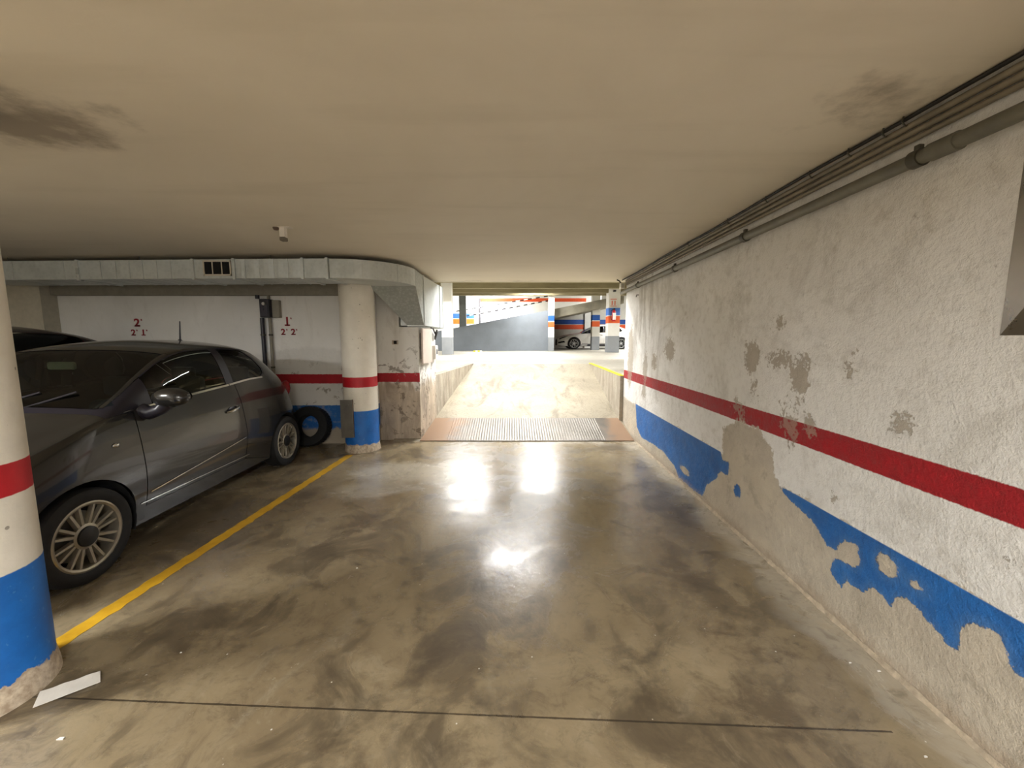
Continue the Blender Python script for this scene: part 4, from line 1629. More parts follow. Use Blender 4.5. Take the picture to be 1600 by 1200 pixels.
def wheel(root, x, y, r, rim_r, width, side, mat, nsp, name='wheel', twist=0.0, cap=.062, detail=True, capmat=None):
    """axis along local x; outer face towards side"""
    hw = width / 2
    barrel = MB().lathe([(rim_r - .012, -hw * .8), (rim_r - .012, hw * .72), (rim_r, hw * .78), (rim_r + .004, hw * .86), (rim_r - .008, hw * .90), (rim_r - .020, hw * .84), (rim_r - .026, hw * .55), (rim_r - .03, -hw * .8)], (0, 0, 0), 'x', 48)
    me_o = build(name, barrel, mat, root, smooth=True)
    me_o.location = (x, y, r)
    me_o.rotation_euler = (0, 0, 0 if side > 0 else math.pi)
    me_o['_local'] = 1
    prof = [(rim_r - .004, -hw * .9), (rim_r + .02, -hw * .98), (r - .03, -hw), (r - .008, -hw * .86), (r, -hw * .6), (r, hw * .6), (r - .008, hw * .86), (r - .03, hw), (rim_r + .02, hw * .98), (rim_r + .002, hw * .88)]
    build('tyre', MB().lathe(prof, (0, 0, 0), 'x', 48), TYRE, me_o, smooth=True)
    build('brake_disc', MB().lathe([(0, .0), (rim_r * .72, .0), (rim_r * .72, -.02), (0, -.02)], (0, 0, 0), 'x', 32), STEEL_D if detail else BLK, me_o)
    build('inner_well', MB().lathe([(0, -hw * .5), (rim_r - .02, -hw * .5)], (0, 0, 0), 'x', 32), BLK, me_o)
    sp = MB()
    fx = hw * .80
    r0, r1 = cap * .85, rim_r - .016
    w0, w1 = .015, .012
    for (ra, rb, wa, wb, xa, xb) in ((r0, r1, w0, w1, fx - .012, fx - .004),):
        sp.v += [(xa - .022, ra, -wa), (xa, ra, -wa * .55), (xa, ra, wa * .55), (xa - .022, ra, wa),
                 (xb - .022, rb, -wb), (xb, rb, -wb * .55), (xb, rb, wb * .55), (xb - .022, rb, wb)]
        sp.f += [(0, 1, 5, 4), (1, 2, 6, 5), (2, 3, 7, 6), (0, 4, 7, 3), (0, 3, 2, 1), (4, 5, 6, 7)]
    first = None
    for i in range(nsp):
        if first is None:
            so_ = build('spoke', sp, mat, me_o)
            first = so_
        else:
            so_ = first.copy()
            COL.objects.link(so_)
            so_.parent = me_o
        pair = (i // 2) * (4 * math.pi / nsp) + (1 if i % 2 else -1) * (math.pi / nsp) * .80
        so_.rotation_euler = (pair + twist, 0, 0)
    build('hub_ring', MB().lathe([(cap * 1.28, fx - .030), (cap * 1.25, fx - .010), (cap, fx - .006)], (0, 0, 0), 'x', 28), mat, me_o, smooth=True)
    build('hub_cap', MB().lathe([(cap, fx - .012), (cap * .96, fx + .004), (cap * .5, fx + .010), (0, fx + .011)], (0, 0, 0), 'x', 28), capmat or CAPB, me_o, smooth=True)
    return me_o


def car_paint(name, c_, metal=0.55, rough=.33, dust=.12):
    k = NT(name)
    nz = k.noise(2.5, 5, .6)
    fl = k.noise(900, 2, .5)
    c_ = lin(c_)
    d_ = tuple(v * .82 for v in c_[:3]) + (1,)
    col = k.mix(k.rng(fl, .35, .65, 0, 1), d_, c_)
    col = k.mix(k.math('MULTIPLY', k.step(nz, .45, .7), dust), col, lin('6b6355'))
    return k.done(col, rough, metal, None, coat=0.7, coat_rough=.06)


CHROME = plain('chrome_trim', 'd8d8d6', .12, 1.0, var=.03)
DARKIN = plain('cabin_dark', '15161a', .8)
SEATM = plain('seat_cloth', '2a2c33', .85, var=.15)
UNDER = plain('underbody_black', '0b0b0b', .9)


def seat(root, x, y, z, m_=SEATM, w_=.24):
    s_ = build('seat', MB().rbox(x - w_, x + w_, y - .25, y + .25, z, z + .16, .05), m_, root, smooth=True)
    mb_ = MB().rbox(x - w_ + .01, x + w_ - .01, y + .20, y + .32, z + .08, z + .62, .05)
    mb_.map(lambda p: (p[0], p[1] + (p[2] - z) * .28, p[2]))
    build('seat_back', mb_, m_, root, smooth=True)
    mb_ = MB().rbox(x - .12, x + .12, y + .41, y + .50, z + .66, z + .84, .035)
    build('headrest', mb_, m_, root, smooth=True)
    for sx_ in (-.05, .05):
        build('headrest_post', MB().tube([(x + sx_, y + .44, z + .58), (x + sx_, y + .455, z + .68)], .006, 6), CHROME, root)

# ---- the small grey hatchback
FIAT = dict(
    ztop=[(0, .56), (.05, .66), (.15, .745), (.3, .815), (.5, .885), (.7, .945), (.88, 1.0), (.95, 1.035), (1.2, 1.20), (1.4, 1.325), (1.55, 1.405), (1.7, 1.45), (2.0, 1.487), (2.3, 1.488),
          (2.6, 1.462), (2.85, 1.405), (3.0, 1.335), (3.15, 1.20), (3.3, 1.03), (3.42, .87), (3.51, .70), (3.546, .56)],
    zrail=[(0, .54), (.05, .635), (.15, .71), (.3, .785), (.5, .855), (.7, .92), (.88, .985), (1.0, 1.04), (1.1, 1.10), (1.3, 1.225), (1.5, 1.33), (1.65, 1.382), (1.8, 1.408), (2.1, 1.42), (2.4, 1.41),
           (2.65, 1.375), (2.85, 1.295), (3.0, 1.19), (3.15, 1.06), (3.3, .94), (3.42, .80), (3.51, .64), (3.546, .54)],
    zbelt=[(0, .50), (.1, .64), (.3, .76), (.5, .84), (.7, .915), (.9, .975), (1.3, 1.008), (1.7, 1.030), (2.1, 1.052), (2.5, 1.078), (2.8, 1.075), (3.0, 1.04), (3.15, .97), (3.3, .875), (3.42, .745), (3.546, .50)],
    zmax=[(0, .44), (.2, .5), (.6, .54), (3.0, .56), (3.3, .55), (3.546, .46)],
    zsill=[(0, .27), (.3, .20), (1, .185), (2.6, .185), (3.2, .23), (3.546, .31)],
    ymax=[(0, .34), (.05, .50), (.15, .63), (.3, .725), (.5, .785), (.71, .808), (1.2, .806), (2.2, .808), (2.75, .813), (3.0, .808), (3.2, .775), (3.35, .715), (3.45, .635), (3.52, .53), (3.546, .43)],
    ysill=[(0, .05), (.4, .03), (1.1, .05), (2.5, .05), (3.0, .03), (3.546, .05)],
    ybelt=[(0, .30), (.05, .44), (.15, .56), (.3, .655), (.5, .718), (.71, .748), (1.1, .752), (1.6, .756), (2.2, .757), (2.7, .755), (3.0, .735), (3.2, .69), (3.35, .63), (3.45, .55), (3.546, .37)],
    yrail=[(0, .2), (.05, .32), (.15, .42), (.3, .50), (.5, .565), (.7, .62), (.88, .66), (1.1, .668), (1.3, .652), (1.6, .622), (2.0, .604), (2.4, .598), (2.8, .588), (3.0, .578), (3.2, .548), (3.35, .49), (3.45, .42), (3.546, .26)])


def build_fiat():
    sk = Skin(FIAT, .71)
    ax_f, ax_r = .71, 3.01
    root = thing('small_car', 'small dark grey three door hatchback parked nose out in the bay', 'car', (-3.395, 2.295, 0), math.radians(1.85), local=True)
    pt = car_paint('graphite_car_paint', '2b2a29', .5, .26, .10)
    gl = glass_mat('car_glass_green', (.66, .75, .70), 1.0)
    gl2 = glass_mat('car_windscreen', (.33, .38, .34), .9)
    g = .0035
    R = .338
    wz = .292
    e = math.asin(min(.99, (wz - .19) / R))
    # front
    for sd in (1, -1):
        panel(sk, 'bumper_corner', [[(0.0, 0), (.345, 0), (.345, 1.55), (0, 1.55)]], pt, root, side=sd)
    panel(sk, 'front_wing', [[(.35, 0)] + arc_az(sk, ax_f, wz, R, math.pi + e, -e) + [(1.125, 0), (1.125, 1.98), (.35, 1.98)]], pt, root)
    panel(sk, 'front_wing', [[(.35, 0)] + arc_az(sk, ax_f, wz, R, math.pi + e, -e) + [(1.125, 0), (1.125, 1.98), (.35, 1.98)]], pt, root, side=-1)
    panel(sk, 'nose_panel', [[(0.0, 1.56), (.345, 1.56), (.345, 1.98), (0, 1.98)], [(0, 1.98), (.12, 1.98), (.12, 4), (0, 4)]], pt, root, mirror=True)
    panel(sk, 'bonnet', [[(.125, 2.0), (.93, 2.0), (.93, 4), (.125, 4)]], pt, root, mirror=True)
    panel(sk, 'cowl', [[(.935, 2.0), (1.12, 2.0), (1.12, 2.10), (1.02, 2.9), (.985, 3.1), (.985, 4), (.935, 4)]], BLKP, root, mirror=True, off=-.004)
    # glass house
    panel(sk, 'windscreen', [[(.99, 3.08), (1.59, 3.08), (1.56, 4), (.99, 4)]], gl2, root, mirror=True, off=-.003)
    for sd in (1, -1):
        panel(sk, 'door', [[(1.132, .35), (2.245, .35), (2.265, 1.0), (2.245, 1.6), (2.20, 2.0), (1.132, 2.0)]], pt, root, side=sd)
        panel(sk, 'side_sill', [[(1.05, 0), (2.67, 0), (2.67, .02), (2.255, .34), (1.13, .34), (1.05, .02)]], pt, root, side=sd)
        panel(sk, 'door_window', [[(1.30, 2.06), (2.10, 2.06), (2.06, 2.9), (1.30, 2.9)]], gl, root, side=sd, off=-.004)
        panel(sk, 'mirror_sail', [[(1.02, 2.06), (1.295, 2.06), (1.295, 2.9), (1.06, 2.9)]], BLKP, root, side=sd, off=-.002)
        panel(sk, 'window_pillar', [[(2.10, 2.04), (2.20, 2.04), (2.17, 2.9), (2.065, 2.9)]], BLKP, root, side=sd, off=-.001)
        panel(sk, 'quarter_window', [[(2.205, 2.06), (2.62, 2.06), (2.70, 2.14), (2.70, 2.3), (2.62, 2.6), (2.50, 2.86), (2.175, 2.9)]], gl, root, side=sd, off=-.004)
        panel(sk, 'window_seal', [[(2.62, 2.04), (2.715, 2.12), (2.72, 2.3), (2.64, 2.62), (2.51, 2.89), (2.50, 2.86), (2.62, 2.6), (2.70, 2.3), (2.70, 2.14)],
                                  [(1.30, 2.89), (2.50, 2.86), (2.51, 2.92), (1.30, 2.935)]], BLKP, root, side=sd, off=.0005)
        panel(sk, 'rear_wing', [[(2.255, .36), (2.675, .03)] + arc_az(sk, ax_r, wz, R, math.pi + e, -e) + [(3.36, 0), (3.36, 2.0), (2.21, 2.0), (2.252, 1.6), (2.272, 1.0)],
                                [(2.21, 2.0), (3.14, 2.0), (3.14, 2.93), (2.51, 2.93), (2.515, 2.89), (2.645, 2.62), (2.725, 2.3), (2.72, 2.12), (2.62, 2.04), (2.21, 2.04)]], pt, root, side=sd)
        panel(sk, 'front_pillar', [[(1.0, 2.93), (1.62, 2.93), (1.62, 3.07), (1.0, 3.07)]], pt, root, side=sd)
        for u0, u1 in ((1.06, 2.12), (2.13, 2.66)):
            panel(sk, 'belt_trim', [[(u0, 2.005), (u1, 2.005), (u1, 2.045), (u0, 2.045)]], CHROME, root, side=sd, off=.007, dv=.02)
        st = az(sk, [(1.16, .395), (2.24, .525), (2.24, .533), (1.16, .403)])
        panel(sk, 'side_strip', [st], CHROME, root, side=sd, off=.004, dv=.01)  # bright strip stands in for the highlight on the rising door crease
        st = az(sk, [(1.08, .335), (2.30, .335), (2.30, .343), (1.08, .343)])
        panel(sk, 'sill_highlight', [st], CHROME, root, side=sd, off=.004, dv=.01)  # bright line painted as the highlight along the sill crease
        panel(sk, 'inner_skin', [[(1.05, .05), (2.66, .05), (2.66, 1.97), (1.05, 1.97)]], DARKIN, root, side=sd, off=-.035)
    panel(sk, 'roof', [[(1.625, 2.935), (2.95, 2.935), (2.95, 4), (1.565, 4), (1.60, 3.08), (1.625, 3.08)]], pt, root, mirror=True)
    panel(sk, 'headlining', [[(1.60, 3.0), (2.93, 3.0), (2.93, 4), (1.60, 4)]], DARKIN, root, mirror=True, off=-.03)
    panel(sk, 'rear_glass', [[(2.99, 3.12), (3.30, 3.12), (3.30, 4), (2.99, 4)]], glass_mat('rear_glass_pale', (.80, .90, .84), 1.0), root, mirror=True, off=-.003)
    panel(sk, 'tailgate', [[(2.955, 2.94), (3.14, 2.94), (3.145, 2.0), (3.36, 2.0), (3.50, 1.62), (3.50, 4), (3.305, 4), (3.305, 3.11), (2.985, 3.11), (2.985, 4), (2.955, 4)]], pt, root, mirror=True)
    panel(sk, 'rear_bumper', [[(3.365, 0), (3.546, 0), (3.546, 4), (3.505, 4), (3.505, 1.6), (3.365, 1.99)]], pt, root, mirror=True)
    for aa, nm in ((0.0, 'grille_panel'), (3.546, 'rear_panel')):
        vv = np.linspace(0, 4, 21)
        P = sk.P(np.full(21, aa), vv)
        mb_ = MB()
        mb_.v = [tuple(p) for p in P] + [(-p[0], p[1], p[2]) for p in P[::-1][1:]]
        mb_.f = [tuple(range(len(mb_.v)))]
        build(nm, mb_, pt, root)
    # lamps
    lampg = plain('lamp_lens', '9da2a6', .1, .4)
    for sd in (1, -1):
        build('headlamp', MB().ico((sd * .545, .235 - .71, .70), (.075, .075, .085), 2), lampg, root, smooth=True)
        build('fog_lamp', MB().ico((sd * .47, .105 - .71, .56), (.045, .05, .045), 2), lampg, root, smooth=True)
        build('tail_lamp', MB().ico((sd * .63, 3.36 - .71, .88), (.05, .06, .10), 2), plain('tail_red', '8a0f14', .2), root, smooth=True)
        y0 = .945 - .71
        build('side_repeater', MB().ico((sd * .790, y0, .80), (.012, .026, .016), 2), CHROME, root, smooth=True)
        # wheels and liners
        wheel(root, sd * .715, 0.0, wz, .212, .185, sd, alloy_mat('alloy_bronze_grey' if sd > 0 else 'alloy_b', 'aaa394'), 16, twist=.3)
        wheel(root, sd * .718, 2.30, wz, .212, .185, sd, bpy.data.materials['alloy_bronze_grey'] if 'alloy_bronze_grey' in bpy.data.materials else alloy_mat('alloy_c', 'aaa394'), 16, twist=.9)
        for yy in (0.0, 2.30):
            build('wheel_liner', MB().lathe([(R + .004, .775), (R + .004, .45), (0, .45)], (0, yy, wz), 'x', 28, -.35, math.pi + .35).map(lambda p: (p[0] * sd, p[1], p[2])), UNDER, root)
        # door mirror
        mx = sd * .935
        mm = build('door_mirror', MB().ico((mx, .54, 1.075), (.125, .065, .072), 3).map(lambda p: (p[0], p[1] - (.02 if p[1] < .54 else 0), p[2])), pt, root, smooth=True)
        build('mirror_glass', MB().lathe([(0, 0), (.085, 0)], (0, 0, 0), 'y', 24).map(lambda p: (mx + p[0] * 1.15, .601, 1.075 + p[2] * .62)), CHROME, mm)
        build('mirror_arm', MB().tube([(sd * .745, .50, .985), (sd * .80, .50, .965), (sd * .855, .515, .985), (sd * .90, .53, 1.035)], [.055, .048, .04, .05], 10), BLKP, mm, smooth=True)
        # handle
        hp = sk.P(np.array([2.10]), np.array([sk.v_of_z(np.array([2.10]), np.array([.835]))[0]]))[0]
        hd = build('door_handle', MB().tube([(sd * (hp[0] + .006), hp[1] - .085, .818), (sd * (hp[0] + .032), hp[1] - .05, .825), (sd * (hp[0] + .034), hp[1] + .04, .842), (sd * (hp[0] + .008), hp[1] + .075, .85)], [.008, .012, .012, .008], 8), CHROME, root, smooth=True)
        build('handle_recess', MB().ico((sd * (hp[0] + .001), hp[1] - .005, .833), (.008, .055, .028), 2), BLKP, hd, smooth=True)
    # underside and cabin
    build('underbody', MB().rbox(-.52, .52, .06 - .71, 3.47 - .71, .17, .30, .03).box(-.74, .74, 1.08 - .71, 2.64 - .71, .19, .25), UNDER, root)
    build('bulkhead', MB().box(-.70, .70, .96 - .71, 1.0 - .71, .25, .93), DARKIN, root)
    build('parcel_shelf', MB().box(-.62, .62, 2.75 - .71, 3.18 - .71, .92, .94), DARKIN, root)
    mb_ = MB().rbox(-.70, .70, 1.02 - .71, 1.32 - .71, .62, .99, .05)
    build('dashboard', mb_, DARKIN, root, smooth=True)
    build('steering_wheel', MB().tube([(.33 + .17 * math.cos(t), 1.42 - .71 + .07 * math.sin(t), .88 + .155 * math.sin(t)) for t in np.linspace(0, 2 * math.pi, 25)[:-1]], .014, 8, closed=True), BLKP, root, smooth=True)
    seat(root, .34, 1.05, .30)
    seat(root, -.34, 1.05, .30)
    seat(root, .30, 1.80, .34)
    seat(root, -.30, 1.80, .34)
    rm = build('rear_view_mirror', MB().rbox(-.10, .10, 1.41 - .71, 1.44 - .71, 1.265, 1.325, .015), plain('mirror_back_pale', 'c9cfae', .5), root, smooth=True)
    build('mirror_stalk', MB().tube([(0, 1.44 - .71, 1.32), (0, 1.46 - .71, 1.345)], .01, 6), BLKP, rm)
    # aerial
    z0 = float(sk.P(np.array([2.55]), np.array([4.0]))[0, 2])
    ar = build('aerial', MB().tube([(.0, 2.57 - .71, z0 - .004), (.012, 2.575 - .71, z0 + .21)], [.009, .005], 8), BLKP, root, smooth=True)
    build('aerial_base', MB().lathe([(.026, -.004), (.022, .012), (.010, .024), (0, .026)], (0, 2.57 - .71, z0), 'z', 16), BLKP, ar, smooth=True)
    for xx in (.12, -.12):
        build('wiper', MB().tube([(xx, .96 - .71, 1.02), (xx + .30, 1.10 - .71, 1.135)], .007, 6), BLKP, root)
    # plate on the nose, left blank where the photograph hides it
    build('badge', MB().lathe([(0, -.012), (.035, -.010), (.04, 0)], (0, .005 - .71, .56), 'y', 20), CHROME, root, smooth=True)
    return root


build_fiat()


# ---- generic car for the two others
def build_car(name, label, tabs, axf, axr, length, loc, rot, paint, wr, rim, aw0, aw1, aw2, ws0, ws1, rg0, rg1, wheel_col, nsp):
    sk = Skin(tabs, axf)
    root = thing(name, label, 'car', loc, rot, local=True)
    gl = glass_mat(name + '_glass', (.10, .11, .11), 1.0)
    R = wr + .045
    zs = float(tabs['zsill'][len(tabs['zsill']) // 2][1])
    e = math.asin(min(.99, max(.05, (wr - zs) / R)))
    L = length
    for sd in (1, -1):
        panel(sk, 'bumper_corner', [[(0, 0), (axf - R - .03, 0), (axf - R - .03, 1.2), (0, 1.2)]], paint, root, side=sd)
    panel(sk, 'nose_panel', [[(0, 1.21), (axf - R - .03, 1.21), (axf - R - .03, 1.98), (0, 1.98)], [(0, 1.98), (.12, 1.98), (.12, 4), (0, 4)]], paint, root, mirror=True)
    panel(sk, 'bonnet', [[(.125, 2.0), (ws0 - .02, 2.0), (ws0 - .02, 4), (.125, 4)]], paint, root, mirror=True)
    panel(sk, 'cowl', [[(ws0 - .02, 2.0), (ws0 + .12, 2.0), (ws0 + .06, 2.9), (ws0, 3.1), (ws0, 4), (ws0 - .02, 4)]], BLKP, root, mirror=True, off=-.003)
    panel(sk, 'windscreen', [[(ws0, 3.08), (ws1, 3.08), (ws1 - .04, 4), (ws0, 4)]], gl, root, mirror=True, off=-.003)
    ad = aw0 - .06
    for sd in (1, -1):
        panel(sk, 'front_wing', [[(axf - R - .025, 0)] + arc_az(sk, axf, wr, R, math.pi + e, -e) + [(ad - .005, 0), (ad - .005, 1.98), (axf - R - .025, 1.98)]], paint, root, side=sd)
        panel(sk, 'front_door', [[(ad, .25), (aw1 + .02, .25), (aw1 + .02, 2.0), (ad, 2.0)]], paint, root, side=sd)
        panel(sk, 'rear_door', [[(aw1 + .026, .25), (axr - R - .02, .25), (axr - R + .02, .9), (axr - .05, 1.7), (axr - .05, 2.0), (aw1 + .026, 2.0)]], paint, root, side=sd)
        panel(sk, 'side_sill', [[(axf + R, 0), (axr - R, 0), (axr - R, .24), (axf + R, .24)]], BLKP, root, side=sd)
        panel(sk, 'front_window', [[(aw0, 2.06), (aw1, 2.06), (aw1, 2.9), (aw0 + .10, 2.9)]], gl, root, side=sd, off=-.004)
        panel(sk, 'rear_window', [[(aw1 + .06, 2.06), (aw2 - .10, 2.06), (aw2, 2.2), (aw2 - .16, 2.9), (aw1 + .06, 2.9)]], gl, root, side=sd, off=-.004)
        panel(sk, 'window_pillar', [[(aw1, 2.0), (aw1 + .06, 2.0), (aw1 + .06, 2.92), (aw1, 2.92)]], BLKP, root, side=sd, off=-.001)
        panel(sk, 'mirror_sail', [[(ad, 2.0), (aw0, 2.0), (aw0 + .10, 2.92), (ad, 2.92)]], BLKP, root, side=sd, off=-.001)
        panel(sk, 'rear_wing', [[(axr - R - .012, 0)] + arc_az(sk, axr, wr, R, math.pi + e, -e) + [(L - .22, 0), (L - .22, 2.0), (axr - .043, 2.0), (axr - .043, 1.7), (axr - R + .028, .9)],
                                [(aw2 - .10, 2.0), (L - .40, 2.0), (L - .40, 2.93), (aw2 - .16, 2.93), (aw2, 2.2), (aw2 - .10, 2.06)]], paint, root, side=sd)
        panel(sk, 'front_pillar', [[(ws0 + .05, 2.92), (ws1, 2.92), (ws1, 3.07), (ws0 + .05, 3.07)]], paint, root, side=sd)
        panel(sk, 'belt_trim', [[(aw0, 2.0), (aw2 - .08, 2.0), (aw2 - .08, 2.05), (aw0, 2.05)]], CHROME, root, side=sd, off=.004, dv=.025)
        st = az(sk, [(axf + R + .06, zs + .10), (axr - R - .06, zs + .12), (axr - R - .06, zs + .15), (axf + R + .06, zs + .13)])
        panel(sk, 'side_strip', [st], BLKP, root, side=sd, off=.005, dv=.02)
        ym = float(sk.f['ymax'](np.array([axf]))[0])
        for yy in (0.0, axr - axf):
            wheel(root, sd * (ym - .10), yy, wr, rim, .21, sd, wheel_col, nsp, twist=.2 + yy, cap=.04, detail=False, capmat=wheel_col)
            build('wheel_liner', MB().lathe([(R + .004, ym - .03), (R + .004, .42), (0, .42)], (0, yy, wr), 'x', 24, -.35, math.pi + .35).map(lambda p: (p[0] * sd, p[1], p[2])), UNDER, root)
        mp = sk.P(np.array([aw0 + .16]), np.array([2.0]))[0]
        build('door_mirror', MB().ico((sd * (mp[0] + .11), mp[1], mp[2] + .08), (.10, .07, .065), 2), paint, root, smooth=True)
        hp = sk.P(np.array([aw1 - .12]), np.array([1.75]))[0]
        build('door_handle', MB().box(sd * (hp[0] - .005), sd * (hp[0] + .03), hp[1] - .09, hp[1] + .09, hp[2] - .012, hp[2] + .012), paint, root)
        fp = sk.P(np.array([.22]), np.array([1.75]))[0]
        # headlamp swept along the wing
        panel(sk, 'headlamp', [[(.10, 1.45), (.55, 1.80), (.58, 1.97), (.30, 1.95), (.10, 1.85)]], plain(name + '_lens' + str(sd), '3a3d42', .12, .4), root, side=sd, off=.006)
        panel(sk, 'bumper_intake', [[(.04, .55), (.42, .62), (.36, .92), (.04, .95)]], BLK, root, side=sd, off=.006)
        tp = sk.P(np.array([L - .12]), np.array([1.9]))[0]
        build('tail_lamp', MB().ico((sd * tp[0], tp[1], tp[2] - .05), (.06, .08, .09), 2), bpy.data.materials['tail_red'], root, smooth=True)
    panel(sk, 'roof', [[(ws1 + .005, 2.925), (rg0 - .01, 2.925), (rg0 - .01, 4), (ws1 - .03, 4), (ws1 + .005, 3.08)]], paint, root, mirror=True)
    panel(sk, 'rear_glass', [[(rg0, 3.1), (rg1, 3.1), (rg1, 4), (rg0, 4)]], gl, root, mirror=True, off=-.003)
    panel(sk, 'boot_lid', [[(rg0, 2.94), (L - .40, 2.94), (L - .40, 2.0), (L, 2.0), (L, 4), (rg1 + .005, 4), (rg1 + .005, 3.1), (rg0, 3.1)]], paint, root, mirror=True)
    for sd in (1, -1):
        panel(sk, 'bumper_corner', [[(L - .215, 0), (L, 0), (L, 1.99), (L - .215, 1.99)]], paint, root, side=sd)
    for aa, nm in ((0.0, 'grille_panel'), (L, 'rear_panel')):
        vv = np.linspace(0, 4, 21)
        P = sk.P(np.full(21, aa), vv)
        mb_ = MB()
        mb_.v = [tuple(p) for p in P] + [(-p[0], p[1], p[2]) for p in P[::-1][1:]]
        mb_.f = [tuple(range(len(mb_.v)))]
        build(nm, mb_, BLK if aa == 0 else paint, root)
    build('underbody', MB().rbox(-.55, .55, .15 - axf, L - .15 - axf, zs - .02, zs + .12, .03).box(-.78, .78, axf + R - axf, axr - R - axf, zs, zs + .06), UNDER, root)
    build('cabin_floor', MB().box(-.70, .70, ws0 - axf + .1, rg1 - axf, .40, .44), DARKIN, root)
    zb = float(sk.f['zbelt'](np.array([aw0]))[0])
    build('dashboard', MB().rbox(-.68, .68, ws0 + .05 - axf, ws0 + .42 - axf, .55, zb - .01, .05), DARKIN, root, smooth=True)
    for xx in (.36, -.36):
        seat(root, xx, aw0 + .55 - axf, .36)
        seat(root, xx, aw1 + .45 - axf, .38)
    return root


SALOON = dict(
    ztop=[(0, .60), (.08, .70), (.25, .77), (.6, .85), (1.0, .91), (1.35, .96), (1.7, 1.14), (2.1, 1.33), (2.5, 1.41), (2.9, 1.425), (3.3, 1.40), (3.7, 1.31), (4.1, 1.16), (4.35, 1.07), (4.6, 1.03), (4.74, .95), (4.80, .70)],
    zrail=[(0, .56), (.08, .66), (.25, .73), (.6, .81), (1.0, .88), (1.35, .935), (1.7, 1.08), (2.1, 1.26), (2.5, 1.345), (2.9, 1.36), (3.3, 1.335), (3.7, 1.245), (4.1, 1.11), (4.35, 1.03), (4.6, .98), (4.74, .88), (4.80, .66)],
    zbelt=[(0, .52), (.08, .62), (.25, .69), (.6, .77), (1.0, .84), (1.35, .89), (1.8, .92), (2.4, .95), (3.0, .98), (3.6, 1.0), (4.1, 1.0), (4.35, .98), (4.6, .92), (4.74, .80), (4.80, .60)],
    zmax=[(0, .42), (.3, .50), (1, .55), (4.0, .60), (4.8, .5)],
    zsill=[(0, .22), (.4, .19), (2.0, .19), (4.2, .22), (4.8, .30)],
    ymax=[(0, .50), (.06, .66), (.2, .80), (.5, .90), (1.0, .925), (3.8, .925), (4.3, .89), (4.6, .80), (4.74, .68), (4.80, .55)],
    ysill=[(0, .04), (4.8, .04)],
    ybelt=[(0, .44), (.06, .58), (.2, .72), (.5, .82), (1.0, .86), (1.8, .875), (3.8, .87), (4.3, .82), (4.6, .72), (4.74, .6), (4.80, .47)],
    yrail=[(0, .30), (.06, .42), (.2, .55), (.5, .66), (1.0, .73), (1.35, .77), (1.7, .74), (2.1, .68), (2.5, .63), (3.3, .62), (3.7, .63), (4.1, .65), (4.35, .66), (4.6, .58), (4.74, .48), (4.80, .35)])
c = PY(897, 537, 23.05)
build_car('white_saloon', 'white saloon car parked under the concrete ramp slab', SALOON, .93, 3.64, 4.80, (c[0], 23.05 + .88, UPZ), -math.pi / 2,
          car_paint('white_car_paint', 'dddbd6', .0, .4, .03), .335, .25, 1.78, 2.62, 3.72, 1.36, 2.28, 3.50, 4.25, alloy_mat('alloy_silver', 'b9bab9'), 10)

CROSS = dict(
    ztop=[(0, .70), (.06, .84), (.2, .95), (.6, 1.05), (.95, 1.10), (1.3, 1.30), (1.7, 1.52), (2.0, 1.615), (2.5, 1.655), (3.0, 1.645), (3.4, 1.60), (3.65, 1.53), (3.85, 1.35), (4.0, 1.15), (4.08, .95), (4.12, .70)],
    zrail=[(0, .66), (.06, .80), (.2, .90), (.6, 1.0), (.95, 1.06), (1.3, 1.23), (1.7, 1.44), (2.0, 1.535), (2.5, 1.575), (3.0, 1.565), (3.4, 1.515), (3.65, 1.44), (3.85, 1.26), (4.0, 1.07), (4.08, .88), (4.12, .66)],
    zbelt=[(0, .60), (.06, .72), (.2, .82), (.6, .92), (.95, 1.0), (1.7, 1.05), (2.5, 1.09), (3.3, 1.12), (3.65, 1.10), (3.85, 1.03), (4.0, .92), (4.08, .78), (4.12, .60)],
    zmax=[(0, .5), (.5, .6), (3.6, .62), (4.12, .52)],
    zsill=[(0, .26), (.4, .22), (2.0, .22), (3.6, .25), (4.12, .34)],
    ymax=[(0, .45), (.06, .62), (.2, .76), (.5, .85), (.9, .87), (3.3, .87), (3.7, .83), (3.9, .77), (4.05, .66), (4.12, .52)],
    ysill=[(0, .04), (4.12, .04)],
    ybelt=[(0, .40), (.06, .54), (.2, .68), (.5, .77), (.9, .81), (1.7, .82), (3.3, .81), (3.7, .77), (3.9, .71), (4.05, .58), (4.12, .44)],
    yrail=[(0, .28), (.06, .40), (.2, .52), (.5, .62), (.95, .71), (1.3, .71), (1.7, .68), (2.5, .65), (3.3, .635), (3.65, .62), (3.85, .58), (4.0, .52), (4.08, .42), (4.12, .3)])
build_car('maroon_car', 'dark maroon car parked behind the small grey hatchback', CROSS, .85, 3.35, 4.12, (-5.50, 1.98, 0), math.radians(.5),
          car_paint('maroon_car_paint', '2c0a0c', .3, .35, .05), .32, .22, 1.42, 2.35, 3.50, .97, 1.82, 3.52, 3.92, bpy.data.materials['alloy_silver'], 10)

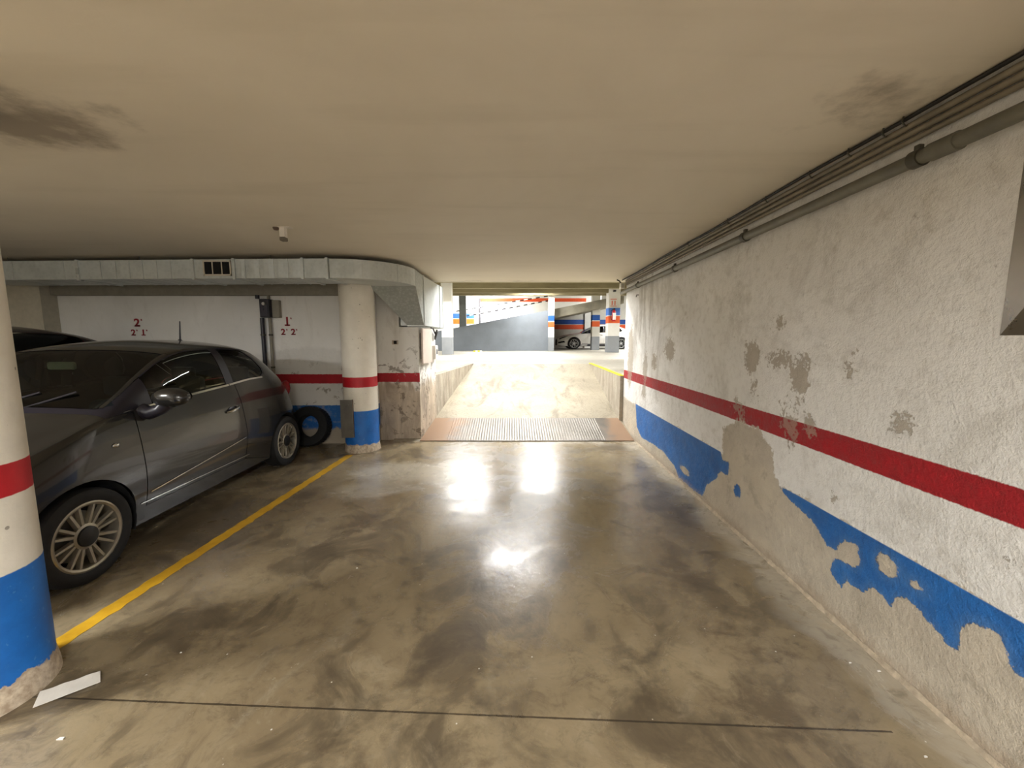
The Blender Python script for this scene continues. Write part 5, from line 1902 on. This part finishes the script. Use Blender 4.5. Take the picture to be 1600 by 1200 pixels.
# ------------------------------------------------------------------ loose tyre leaning on the bay wall
c0 = PZ(497, 691, 0)
tw = thing('spare_tyre', 'loose black tyre leaning on the bay wall between car and column', 'tyre', (c0[0], BACKY - .20, 0), 0, local=True)
tilt = math.radians(12)
RT, RI, HWD = .275, .150, .085


def lean(p):
    # wheel axis along y; leaning back towards +y, resting on its lower rear edge
    x_, y_, z_ = p
    ca, sa = math.cos(tilt), math.sin(tilt)
    zz = z_ + RT
    return (x_, y_ * ca + zz * sa, zz * ca - y_ * sa)


prof = [(RI, -HWD * .8), (RI + .01, -HWD * .95), (RT - .05, -HWD), (RT - .012, -HWD * .9), (RT, -HWD * .7), (RT, HWD * .7), (RT - .012, HWD * .9), (RT - .05, HWD), (RI + .01, HWD * .95), (RI, HWD * .8),
        (RI + .03, HWD * .6), (RT - .03, HWD * .7), (RT - .03, -HWD * .7), (RI + .03, -HWD * .6), (RI, -HWD * .8)]
lo = RT * math.cos(tilt) - (RT * math.cos(tilt) - 0)
mb = MB().lathe(prof, (0, 0, 0), 'y', 48).map(lean)
mn = min(p[2] for p in mb.v)
mxy = max(p[1] for p in mb.v)
sh = (.198 - mxy)
build('carcass', mb.map(lambda p: (p[0], p[1] + sh, p[2] - mn)), TYRE, tw, smooth=True)
mb = MB()
for i in range(40):
    an = 2 * math.pi * i / 40
    an2 = an + .06
    for s0, s1 in ((-.7, -.12), (.12, .7)):
        p = [(math.cos(t) * r_, y_ * HWD, math.sin(t) * r_) for r_ in (RT - .004, RT + .004) for t, y_ in ((an, s0), (an2, s0), (an2 + .03, s1), (an + .03, s1))]
        n0 = len(mb.v)
        mb.v += p
        mb.f += [tuple(n0 + q_ for q_ in f_) for f_ in ((4, 5, 6, 7), (0, 1, 5, 4), (1, 2, 6, 5), (2, 3, 7, 6), (3, 0, 4, 7))]
o = build('tread', mb.map(lean).map(lambda p: (p[0], p[1] + sh, p[2] - mn)), TYRE, tw)
o['kind'] = 'stuff'

for o in bpy.data.objects:
    if '_local' in o:
        del o['_local']
